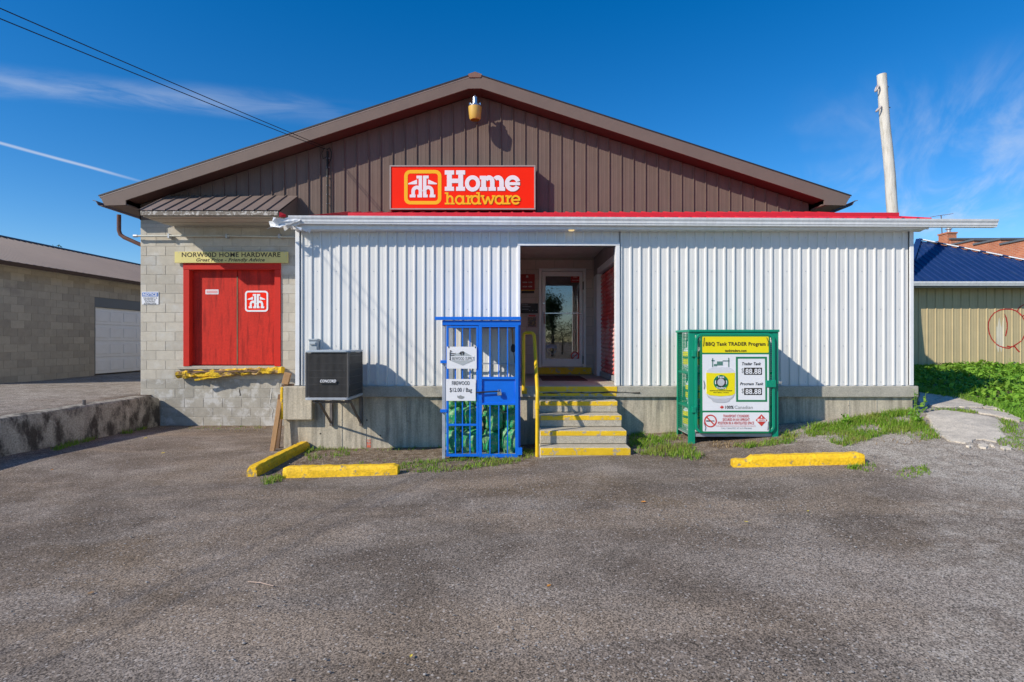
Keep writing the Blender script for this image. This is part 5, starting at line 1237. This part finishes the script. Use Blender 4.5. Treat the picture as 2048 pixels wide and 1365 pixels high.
# ------------------------------------------------------------------ tan building with navy roof
TY = 15.0; TX0, TX1 = 10.55, 16.0; zT1 = EYE+1.47
tan = thing('tan_shed', 'tan ribbed metal building with navy hip roof on the right', 'building', (13, TY, EYE-.8))
tw = MB().box(TX0, TX1, TY+.03, TY+4, EYE-1.3, zT1).build('siding_wall', M['tan'], tan)
TP = .229
def tan_prof(p): return [(0, 0), (.012, -.016), (.030, -.016), (.042, 0), (.09, 0), (.098, -.0018), (.118, -.0018), (.126, 0), (.16, 0), (.168, -.0018), (.188, -.0018), (.196, 0), (p, 0)]
siding(TX0, TX1, EYE-1.3, zT1, TY+.02, M['tan'], tw, TP, 4, U(1837, TY), prof_f=tan_prof)
TEY = 14.62
apx, apy, apz = 12.37, 16.95, EYE+3.05; c0, c1 = 10.3, 16.15; zEv = EYE+1.55
trf = MB().add([(c0, TEY, zEv), (c1, TEY, zEv), (c1, 19.4, zEv), (c0, 19.4, zEv), (apx, apy, apz-.03), (c0, TEY, zEv-.12), (c1, TEY, zEv-.12), (c1, 19.4, zEv-.12), (c0, 19.4, zEv-.12)],
               [(0, 1, 4), (1, 2, 4), (2, 3, 4), (3, 0, 4), (0, 5, 6, 1), (1, 6, 7, 2), (2, 7, 8, 3), (3, 8, 5, 0), (5, 8, 7, 6)]).build('roof', M['navy'], tan)
def hipfrac(x): return (x-c0)/(apx-c0) if x < apx else (c1-x)/(c1-apx)
xx = c0; pw_ = .203
while xx < c1-.05:
    pts = []
    for j in range(4):
        for a, h in ((0, .006), (.02, .034), (.06, .034), (.08, .006)): pts.append((min(xx+j*pw_+a, c1), h))
    pts.append((min(xx+4*pw_, c1), .006)); vs_ = []
    for a, h in pts:
        q = max(0, hipfrac(a)); vs_ += [(a, TEY-.03, zEv-.015+h), (a, TEY+(apy-TEY)*q, zEv+(apz-zEv)*q+h)]
    MB().add(vs_, [(2*q, 2*q+2, 2*q+3, 2*q+1) for q in range(len(pts)-1)]).build('roof_panel', M['navy'], trf)
    xx += 4*pw_
random.seed(9)
for q in range(9):
    t0, t1 = q/9+.01, (q+1)/9-.02
    a = Vector((apx, apy-.03, apz+.03)).lerp(Vector((c1, TEY, zEv+.03)), t0); b = Vector((apx, apy-.03, apz+.03)).lerp(Vector((c1, TEY, zEv+.03)), t1)
    MB().bar(a-Vector((0, .06, 0)), b-Vector((0, .06, 0)), .03, .03).build('hip_flashing', M['white_trim'], trf)
MB().bar((apx, apy, apz+.05), (c1, TEY, zEv+.05), .14, .03).build('hip_cap', M['navy'], trf)
MB().bar((apx, apy, apz+.05), (c0, TEY, zEv+.05), .14, .03).build('hip_cap', M['navy'], trf)
MB().prism([(c0, TEY-.02, zEv-.11), (c0, TEY-.09, zEv-.11), (c0, TEY-.12, zEv-.03), (c0, TEY-.12, zEv), (c0, TEY-.105, zEv), (c0, TEY-.09, zEv-.08), (c0, TEY-.02, zEv-.09)], (c1-c0, 0, 0)).build('gutter', M['gutter'], trf)
box('fascia', M['soffit_cream'], trf, c0+.05, c1-.05, TEY-.018, TEY+.02, zEv-.15, zEv-.13)
def tan_y(x):
    p = tan_prof(TP); u = (x-U(1837, TY)) % TP
    for (a, d), (b, e) in zip(p[:-1], p[1:]):
        if a <= u <= b: return TY+.02+d+(e-d)*(u-a)/max(b-a, 1e-6)
    return TY+.02
def spray(pts, w_, name='graffiti'):
    m = MB(); P_ = []
    for (a, b), (c_, d) in zip(pts[:-1], pts[1:]):
        n = max(2, int(math.hypot(c_-a, d-b)*1.6))
        for k in range(n): P_.append((a+(c_-a)*k/n, b+(d-b)*k/n))
    P_.append(pts[-1]); L_ = []
    for i, (a, b) in enumerate(P_):
        t_ = Vector((P_[min(i+1, len(P_)-1)][0]-P_[max(i-1, 0)][0], P_[min(i+1, len(P_)-1)][1]-P_[max(i-1, 0)][1])).normalized(); n_ = Vector((-t_.y, t_.x))*w_*(.8+.4*random.random())
        for s in (-1, 1):
            x_ = U(a+n_.x*s, TY); L_.append((x_, tan_y(x_)-.004, W(b+n_.y*s, TY)))
    m.add(L_, [(2*i, 2*i+1, 2*i+3, 2*i+2) for i in range(len(P_)-1)]).build(name, M['graffiti'], tan, recalc=False)
G = lambda c: (1940+c[0]/8.03, 570+c[1]/8.03)
circ_ = [(300, 680), (305, 600), (340, 520), (400, 450), (480, 408), (570, 390), (660, 392), (740, 415), (800, 455), (850, 510), (890, 580), (910, 680), (890, 800), (850, 880), (800, 925), (740, 965), (690, 990), (640, 1020), (560, 1010), (480, 985), (420, 945), (360, 875), (320, 790), (300, 680)]
spray([G(p) for p in circ_], 1.1)
spray([G(p) for p in ((555, 462), (590, 530), (606, 620), (606, 700), (580, 825))], 1.2)
spray([G(p) for p in ((770, 420), (790, 375), (830, 340), (900, 310))], 1.0); spray([G(p) for p in ((770, 425), (840, 510), (900, 480))], 1.1)
spray([G(p) for p in ((600, 985), (660, 1000), (720, 985), (760, 1035), (805, 1082))], 1.3)
m = MB(); L_ = []; n = 16
for i in range(n+1):
    x_ = U(1993+15.5*i/n, TY); L_ += [(x_, tan_y(x_)-.002, W(700-5*math.sin(i), TY)), (x_, tan_y(x_)-.002, W(645+10*math.sin(i*.7), TY))]
m.add(L_, [(2*i, 2*i+2, 2*i+3, 2*i+1) for i in range(n)]).build('paint_patch', M['patch'], tan, recalc=False)

# ------------------------------------------------------------------ brick block far behind
BX = 45.0
steps_ = [(49-8.7, 51.35-2.9*3, 7.4), (51.35-2.9*3, 51.35-2.9*2, 7.87), (51.35-2.9*2, 51.35-2.9, 8.36), (51.35-2.9, 51.35, 8.84), (51.35, 54.3, 9.33), (54.3, 57.2, 9.78), (57.2, 62, 10.4)]
brk = thing('brick_building', 'orange brick building with stepped parapet behind the navy roof', 'building', (BX+5, 52, 0))
poly = [(BX, steps_[0][0], 0)]
for a, b, z in steps_: poly += [(BX, a, EYE+z), (BX, b, EYE+z)]
poly += [(BX, 62, 0)]
wl = MB().prism(poly, (10, 0, 0)).build('wall', M['brick'], brk)
for a, b, z in steps_: box('coping', M['garage_head'], brk, BX-.12, BX+10, a-.12, b+.02, EYE+z+.002, EYE+z+.16)
ch = box('chimney', M['brick'], brk, BX-.25, BX+.7, 57.3, 58.5, EYE+9.6, EYE+11.05)
box('chimney_cap', M['brick'], ch, BX-.32, BX+.77, 57.23, 58.57, EYE+11.05, EYE+11.2)
MB().lathe([(.18, EYE+11.2), (.18, EYE+11.5), (.3, EYE+11.55), (.3, EYE+11.62), (.16, EYE+11.66), (.16, EYE+11.9), (.34, EYE+11.95), (.1, EYE+12.05)], BX+.2, 57.7, 12).build('chimney_pot', M['galv'], ch)
an = thing('roof_antenna', 'thin television antenna mast behind the brick chimney', 'antenna', (BX+.1, 58.4, EYE+10.4))
MB().tube([(BX+.1, 58.4, EYE+10.3), (BX-.05, 58.4, EYE+13.2)], .05, 6).build('mast', M['steel_dark'], an)
MB().tube([(BX-1.2, 58.4, EYE+13.0), (BX+1.2, 58.4, EYE+13.35)], .03, 5).build('boom', M['galv'], an)
for k in range(5): MB().tube([(BX-1+k*.5, 58.1, EYE+13.03+.07*k), (BX-1+k*.5, 58.7, EYE+13.03+.07*k)], .015, 4).build('element', M['galv'], an)

# ------------------------------------------------------------------ utility pole
UY = 14.55
up_ = thing('utility_pole', 'leaning weathered white utility pole rising behind the annex roof', 'pole', (U(1816, UY), UY, gz(U(1816, UY), UY)))
pb_ = Vector((U(1813, UY), UY, gz(U(1813, UY), UY)-.2)); pt_ = Vector((U(1762.5, UY), UY, W(150, UY)))
MB().tube([pb_.lerp(pt_, k/12)+Vector((.012*math.sin(k*1.7), 0, 0)) for k in range(13)], [.150-.036*k/12 for k in range(13)], 16).build('shaft', M['pole'], up_, smooth=50)
for py, tilt in ((179, 70), (220, 50)):
    q = (W(py, UY)-pb_.z)/(pt_.z-pb_.z); c_ = pb_.lerp(pt_, q)+Vector((-.20, -.05, 0)); a = R(tilt)
    ring = [c_+Vector((math.cos(k*math.pi/6)*.085*math.cos(a)+.02, math.sin(k*math.pi/6)*.085*.6, math.cos(k*math.pi/6)*.085*math.sin(a))) for k in range(13)]
    MB().tube(ring, .022, 6, cap=False).build('insulator', M['insul'], up_, smooth=60)
    MB().tube([c_+Vector((.07, .02, .03)), c_+Vector((.2, .05, .05)), c_+Vector((.36, .05, .06))], .012, 6).build('insulator_bolt', M['steel_dark'], up_)

# ------------------------------------------------------------------ broken concrete apron on the right
ap = bpy.data.objects.new('concrete_apron', None); COL.objects.link(ap); ap.location = (6.9, 8.5, gz(6.9, 8.5)); structure(ap)
C_ = lambda p: on_ground(1820+p[0]/6.825, 700+p[1]/6.825)
def jag(pts, n=3, a=.018):
    o = []
    for p, q in zip(pts, pts[1:]+pts[:1]):
        for k in range(n):
            v = p.lerp(q, k/n)+(Vector((random.uniform(-a, a), random.uniform(-a, a)*1.5, 0)) if k else Vector((0, 0, 0))); o.append(v)
    return o
random.seed(21)
for up, pl_ in ((.015, [(120, 590), (350, 600), (475, 642), (330, 695), (235, 765), (170, 790), (108, 690)]),
            (.022, [(250, 772), (335, 703), (482, 648), (620, 642), (780, 667), (900, 722), (1003, 770), (985, 806), (800, 798), (620, 798), (400, 798)]),
            (.02, [(1012, 792), (1060, 752), (1180, 762), (1355, 850), (1345, 872), (1180, 828), (1012, 815)]),
            (.016, [(820, 820), (1000, 828), (1180, 848), (1345, 888), (1525, 958), (1495, 1000), (1300, 950), (1100, 898), (950, 880)]),
            (.016, [(220, 880), (420, 838), (640, 856), (930, 905), (1090, 930), (1215, 972), (1305, 1050), (1235, 1110), (1325, 1200), (1180, 1275), (1000, 1238), (900, 1240), (760, 1285), (560, 1265), (430, 1190), (330, 1090), (250, 950)]),
            (.012, [(275, 1050), (330, 1100), (430, 1190), (400, 1195), (300, 1110)]),
            (.012, [(930, 1312), (1000, 1292), (1090, 1332), (1040, 1362), (950, 1345)]), (.012, [(1230, 1342), (1340, 1327), (1400, 1365), (1290, 1395)]),
            (.01, [(760, 1320), (820, 1300), (870, 1330), (800, 1350)]), (.01, [(1100, 1290), (1150, 1310), (1160, 1350), (1110, 1320)])):
    P_ = jag([C_(p) for p in pl_], 3, .02)
    n = len(P_); cxm = sum((p for p in P_), Vector())/n; top = [Vector((p.x, p.y, gz(p.x, p.y)+up)) for p in P_]
    inn = [t.lerp(Vector((cxm.x, cxm.y, t.z)), .05)+Vector((0, 0, .008)) for t in top]
    cc = Vector((cxm.x, cxm.y, gz(cxm.x, cxm.y)+up+.014))
    v = [t-Vector((0, 0, .12)) for t in top]+top+inn+[cc]
    f = []
    for i in range(n):
        j = (i+1) % n; f += [(i, j, n+j, n+i), (n+i, n+j, 2*n+j, 2*n+i), (2*n+i, 2*n+j, 3*n)]
    MB().add(v, f).build('slab_piece', M['apron'], ap)

# ------------------------------------------------------------------ grass, weeds, stones, leaves
def pix_patch(poly, n):
    """random ground points inside a photo outline"""
    P_ = [on_ground(*p) for p in poly]; xs = [p.x for p in P_]; ys2 = [p.y for p in P_]; out = []
    def inside(x, y):
        c_ = False; j = len(P_)-1
        for i in range(len(P_)):
            if (ys2[i] > y) != (ys2[j] > y) and x < (xs[j]-xs[i])*(y-ys2[i])/(ys2[j]-ys2[i])+xs[i]: c_ = not c_
            j = i
        return c_
    tries = 0
    while len(out) < n and tries < n*30:
        tries += 1; x, y = rng.uniform(min(xs), max(xs)), rng.uniform(min(ys2), max(ys2))
        if inside(x, y): out.append((x, y))
    return np.array(out)
class Blades:
    def __init__(s): s.v = []; s.f = []
    def blade(s, x, y, z, h, w_, lean):
        a = rng.uniform(0, 6.283); dx, dy = math.cos(a), math.sin(a); b = len(s.v); l = lean*h
        s.v += [(x-dy*w_, y+dx*w_, z-.01), (x+dy*w_, y-dx*w_, z-.01), (x+dx*l*.4+dy*w_*.7, y+dy*l*.4-dx*w_*.7, z+h*.6), (x+dx*l*.4-dy*w_*.7, y+dy*l*.4+dx*w_*.7, z+h*.6), (x+dx*l, y+dy*l, z+h)]
        s.f += [(b, b+1, b+2, b+3), (b+3, b+2, b+4)]
    def leaf(s, x, y, z, r, tilt):
        a = rng.uniform(0, 6.283); ca, sa = math.cos(a), math.sin(a); tx_, ty_ = rng.uniform(-tilt, tilt, 2); b = len(s.v)
        for u, v in ((-1, 0), (-.3, -.55), (.5, -.45), (1, 0), (.5, .45), (-.3, .55)):
            lx_, ly_ = u*r, v*r; X_, Y_ = x+ca*lx_-sa*ly_, y+sa*lx_+ca*ly_
            s.v.append((X_, Y_, z+(X_-x)*tx_+(Y_-y)*ty_-abs(v)*r*-.3))
        s.f += [(b, b+1, b+2, b+3), (b, b+3, b+4, b+5)]
    def build(s, name, mat, label, cat):
        me = bpy.data.meshes.new(name); me.from_pydata(s.v, [], s.f); me.materials.append(mat)
        o = bpy.data.objects.new(name, me); COL.objects.link(o); return tag(o, label, cat, kind='stuff')
gr = Blades(); dry = Blades()
patches = [([(798, 948), (800, 930), (900, 922), (1060, 902), (1072, 912), (1030, 928), (900, 945)], 900, .055),
           ([(700, 925), (880, 918), (890, 928), (720, 934)], 60, .05), ([(610, 905), (690, 900), (700, 912), (620, 925)], 110, .06),
           ([(525, 960), (560, 950), (566, 962), (530, 970)], 130, .05), ([(605, 898), (640, 893), (650, 900), (610, 912)], 90, .07), ([(640, 897), (880, 893), (880, 901), (640, 903)], 130, .05),
           ([(1258, 885), (1262, 868), (1350, 868), (1362, 880), (1408, 912), (1390, 922), (1330, 914), (1262, 908)], 1150, .065),
           ([(1465, 893), (1560, 880), (1560, 868), (1600, 862), (1590, 888), (1500, 897)], 380, .06),
           ([(1608, 872), (1640, 850), (1750, 834), (1812, 826), (1850, 846), (1880, 878), (1850, 884), (1780, 868), (1740, 880), (1690, 896), (1650, 884)], 3000, .075),
           ([(1690, 938), (1745, 930), (1775, 938), (1740, 946)], 240, .055), ([(1780, 945), (1850, 930), (1860, 950), (1800, 960)], 90, .03), ([(1990, 855), (2048, 850), (2048, 905), (1995, 890)], 300, .04),
           ([(1850, 820), (1930, 820), (1960, 828), (1900, 826)], 160, .05), ([(1998, 840), (2030, 846), (2036, 880), (2005, 880)], 200, .05), ([(240, 862), (300, 845), (300, 855), (250, 872)], 260, .08), ([(100, 898), (190, 872), (190, 880), (110, 904)], 160, .07),
           ([(380, 852), (540, 850), (540, 858), (380, 860)], 60, .03), ([(1560, 870), (1620, 855), (1830, 822), (1832, 830), (1640, 862), (1580, 880)], 500, .10), ([(890, 902), (1040, 900), (1070, 900), (1060, 915), (890, 925)], 220, .05)]
for poly, n, h in patches:
    for x, y in pix_patch(poly, n):
        if math.sin(x*7.3+y*3.1)+math.sin(y*9.7-x*4.3)+rng.normal(0, .7) < -.55: continue
        z = gz(x, y)
        for k in range(3):
            xx, yy = x+rng.normal(0, .018), y+rng.normal(0, .018)
            if rng.random() < .08: dry.blade(xx, yy, z, h*rng.uniform(.5, 1.1), .004, .8)
            else: gr.blade(xx, yy, z, h*rng.uniform(.35, 1.15), .0045, rng.uniform(.2, 1.2))
for poly, n in (([(570, 920), (700, 905), (1040, 905), (1045, 925), (800, 945), (600, 945)], 260), ([(1420, 885), (1560, 880), (1540, 893), (1430, 897)], 260), ([(900, 920), (1020, 915), (1030, 925), (930, 935)], 120), ([(370, 853), (550, 850), (550, 864), (380, 866)], 110), ([(1680, 870), (1850, 880), (1830, 892), (1700, 890)], 80)):
    for x, y in pix_patch(poly, n):
        dry.blade(x, y, gz(x, y), rng.uniform(.008, .03), .006, rng.uniform(.8, 2.5))
gr.build('grass', M['grass'], 'short green grass along the foundation and curbs', 'grass')
dry.build('dry_grass', M['drygrass'], 'dry straw and dead grass on the bare soil', 'grass')
wk = Blades()
def bank_edge(y): return np.interp(y, [7.0, 7.8, 8.84, 9.9, 10.6, 11.2, 12, 15], [7.0, 7.2, 7.66, 7.75, 7.55, 6.9, 6.5, 6.4])
cnt = 0
while cnt < 26000:
    y = rng.uniform(6.9, 15.02); x = rng.uniform(6.3, 15.5)
    if x < bank_edge(y)+rng.normal(0, .07) or x > 1.02*y+1.6: continue
    e = min(1, max(.12, (x-bank_edge(y))/.5)) if y < 11 else 1
    hgt = (.05+.13*abs(math.sin(x*3.1+y*1.7)*math.sin(y*2.3-x*1.1)))*e
    z = gz(x, y)+rng.uniform(.0, 1)**.7*hgt
    wk.leaf(x, y, z, (rng.uniform(.014, .04) if cnt % 3 else rng.uniform(.035, .062))*(.7+.3*e), 1.0); cnt += 1
for k in range(700):
    y = rng.uniform(8, 14.8); x = rng.uniform(7.4, 14)
    if x > bank_edge(y)+.1 and x < 1.02*y+1.6: wk.blade(x, y, gz(x, y), rng.uniform(.12, .30), .006, rng.uniform(.1, .6))
for k in range(2500):
    y = rng.uniform(7, 11); x = bank_edge(y)+abs(rng.normal(0, .12)); wk.blade(x, y, gz(x, y), rng.uniform(.04, .14), .005, rng.uniform(.2, 1))
wk.build('ground_cover', M['weed'], 'dense green weeds covering the bank before the tan building', 'weeds')
def weed(px, py, h, n, label, seed):
    random.seed(seed); p = on_ground(px, py)
    t_ = thing('weed_plant', label, 'weed', p, 'tall weeds by the foundation'); st_ = MB(); lf = Blades()
    for s in range(max(1, n//7)):
        b = p+Vector((random.uniform(-.05, .05), random.uniform(-.05, .05), -.01)); e = b+Vector((random.uniform(-.08, .08), random.uniform(-.06, .06), h*random.uniform(.7, 1)))
        st_.tube([b, b.lerp(e, .5)+Vector((random.uniform(-.02, .02), 0, 0)), e], [.005, .004, .002], 5)
        for k in range(9):
            q = b.lerp(e, .15+.85*k/8); lf.leaf(q.x+rng.normal(0, .018), q.y+rng.normal(0, .018), q.z, rng.uniform(.02, .042)*(1.1-.5*k/8), 1.1)
    st_.build('stem', M['weed'], t_)
    m = MB(); m.v = lf.v; m.f = lf.f; m.build('leaves', M['weed'], t_, recalc=False)
weed(1574, 878, .17, 10, 'small spiky weed at the right foot of the green cabinet', 1)
weed(1690, 852, .20, 14, 'upright weed standing before the right part of the foundation', 2)
weed(1840, 826, .36, 22, 'leafy tall weed at the right corner of the foundation', 3)
weed(1832, 848, .24, 30, 'bushy weed clump in front of the right foundation corner', 4)
weed(1880, 742, .16, 12, 'small weed against the tan siding near the annex', 5)
weed(1760, 838, .12, 28, 'low spreading weed patch under the right foundation wall', 6)

# loose stones
st_ = MB(); random.seed(31)
ico = [(0, 0, 1), (.9, 0, .3), (.28, .85, .35), (-.72, .52, .3), (-.7, -.55, .3), (.3, -.85, .35), (.7, .5, -.3), (-.3, .85, -.3), (-.9, 0, -.3), (-.3, -.85, -.3), (.7, -.5, -.3)]
icf = [(0, 1, 2), (0, 2, 3), (0, 3, 4), (0, 4, 5), (0, 5, 1), (1, 6, 2), (2, 6, 7), (2, 7, 3), (3, 7, 8), (3, 8, 4), (4, 8, 9), (4, 9, 5), (5, 9, 10), (5, 10, 1), (1, 10, 6)]
cnt = 0
while cnt < 6500:
    y = 2.3+abs(rng.normal(0, 3.2)) if cnt % 3 else rng.uniform(5, 8.3); x = rng.uniform(-1.02, 1.02)*y*.95
    if cnt % 2: x = abs(x)*rng.uniform(.4, 1)
    if y > 11.6 or (y > 8.5 and -3.6 < x < 6.3) or x < -7.3: continue
    s = rng.uniform(.0025, .0065)*(1+.5*(rng.random() < .10))*(1.5 if x > 4 else 1)
    a = rng.uniform(0, 6.28); fl = rng.uniform(.4, .8); ca, sa = math.cos(a), math.sin(a); z = gz(x, y)
    st_.add([(x+(p[0]*ca-p[1]*sa)*s*1.3, y+(p[0]*sa+p[1]*ca)*s, z+s*fl*.45+p[2]*s*fl) for p in ico], icf); cnt += 1
so_ = st_.build('loose_stones', pmat('loose_stone', (.30, .275, .255), .9, .5, 55), at=(0, 0, 0)); tag(so_, 'loose pale stones scattered over the worn asphalt', 'stones', kind='stuff')
# fallen leaves and a twig
def fallen(px, py, r, mat, label):
    p = on_ground(px, py); a = random.uniform(0, 6.28); o_ = []
    for u, v, h in ((-1, 0, .2), (-.4, -.5, .45), (.4, -.4, .6), (1, 0, .35), (.4, .4, .9), (-.4, .5, .7), (0, 0, .1)):
        o_.append((p.x+(u*math.cos(a)-v*math.sin(a))*r, p.y+(u*math.sin(a)+v*math.cos(a))*r, p.z+.006+h*r*.35))
    tag(MB().add(o_, [(0, 1, 6), (1, 2, 6), (2, 3, 6), (3, 4, 6), (4, 5, 6), (5, 0, 6)]).build('fallen_leaf', mat), label, 'leaf', 'fallen leaves on the asphalt')
fallen(1287, 1007, .028, M['leaf_orange'], 'orange fallen leaf on the asphalt in front of the stairs')
fallen(1098, 1175, .020, M['leaf_orange'], 'orange fallen leaf lowest on the asphalt near the middle')
fallen(1492, 1046, .022, M['leaf_yellow'], 'yellow fallen leaf on the asphalt below the right curb')
fallen(1616, 1025, .020, M['leaf_yellow'], 'pale yellow leaf on the asphalt right of the other yellow leaf')
fallen(291, 878, .035, M['leaf_yellow'], 'yellow leaf at the shadow edge below the retaining wall')
fallen(326, 908, .03, M['leaf_yellow'], 'pale leaf in the middle of the left driveway')
fallen(105, 941, .025, M['leaf_orange'], 'brown orange leaf near the left edge of the driveway')
fallen(389, 851, .03, M['leaf_yellow'], 'yellow leaf against the foot of the block wall')
fallen(182, 1191, .022, M['wood'], 'brown curled leaf in the left foreground')
fallen(822, 1317, .016, M['leaf_yellow'], 'greenish yellow leaf closest to the camera')
a, b = on_ground(496, 1168), on_ground(547, 1176)
tag(MB().tube([a+Vector((0, 0, .008)), a.lerp(b, .5)+Vector((0, .004, .013)), b+Vector((0, 0, .008))], [.003, .004, .003], 6).build('twig', pmat('pale_twig', (.45, .33, .26), .8, .2, 30)), 'thin pale twig lying on the asphalt in the left foreground', 'twig')
for px, py, r in ((1335, 1137, .016), (1860, 962, .03), (1985, 1315, .03), (1440, 1350, .02), (1980, 968, .03)):
    p = on_ground(px, py)

# ------------------------------------------------------------------ trees: one over the shed, some behind the viewer (mirrored in the door)
def tree(x, y, h, cr, label, seed, n=2600):
    rg = np.random.default_rng(seed); g_ = gz(x, y) if abs(x) < 200 else 0
    t_ = thing('tree', label, 'tree', (x, y, g_))
    m = MB().tube([(x, y, g_-.3), (x+.1, y, g_+h*.35), (x-.05, y+.1, g_+h*.8)], [h*.028, h*.02, h*.008], 8)
    for k in range(6):
        a = rg.uniform(0, 6.28); z0 = g_+h*(.35+.07*k); m.tube([(x, y, z0), (x+math.cos(a)*cr*.5, y+math.sin(a)*cr*.5, z0+h*.12), (x+math.cos(a)*cr*.85, y+math.sin(a)*cr*.85, z0+h*.2)], [h*.01, h*.007, h*.003], 6)
    m.build('trunk', M['bark'], t_, smooth=50)
    cl_ = rg.normal(size=(16, 3)); cl_ /= np.linalg.norm(cl_, axis=1)[:, None]; cl_ *= rg.uniform(.35, .85, 16)[:, None]
    V_, F_ = [], []
    for i in range(n):
        c_ = cl_[rg.integers(16)]; p = c_+rg.normal(0, .2, 3)
        P_ = np.array([x+p[0]*cr, y+p[1]*cr, g_+h*.64+p[2]*h*.36]); u = rg.normal(size=3); u /= np.linalg.norm(u); w_ = np.cross(u, rg.normal(size=3)); w_ /= np.linalg.norm(w_); s = rg.uniform(.09, .2)*h/8
        b = len(V_); V_ += [tuple(P_-u*s), tuple(P_+w_*s*.5), tuple(P_+u*s), tuple(P_-w_*s*.5)]; F_.append((b, b+1, b+2, b+3))
    m = MB(); m.v, m.f = V_, F_; m.build('crown', M['leafdark'], t_, recalc=False)
tree(-32.3, 40, 7.35, 1.1, 'tree whose tip shows above the left shed roof', 5, 5000)
tree(4.0, -32, 6.4, 1.4, 'taller slim tree mirrored at the left of the shop door glass', 2, 2600)
tree(9, -34, 4.0, 3.4, 'low broad tree mirrored at the right of the shop door glass', 3, 3000)
tree(5.6, -39, 3.9, 3.6, 'dark low tree mirrored behind the slim tree in the door glass', 4, 3000)
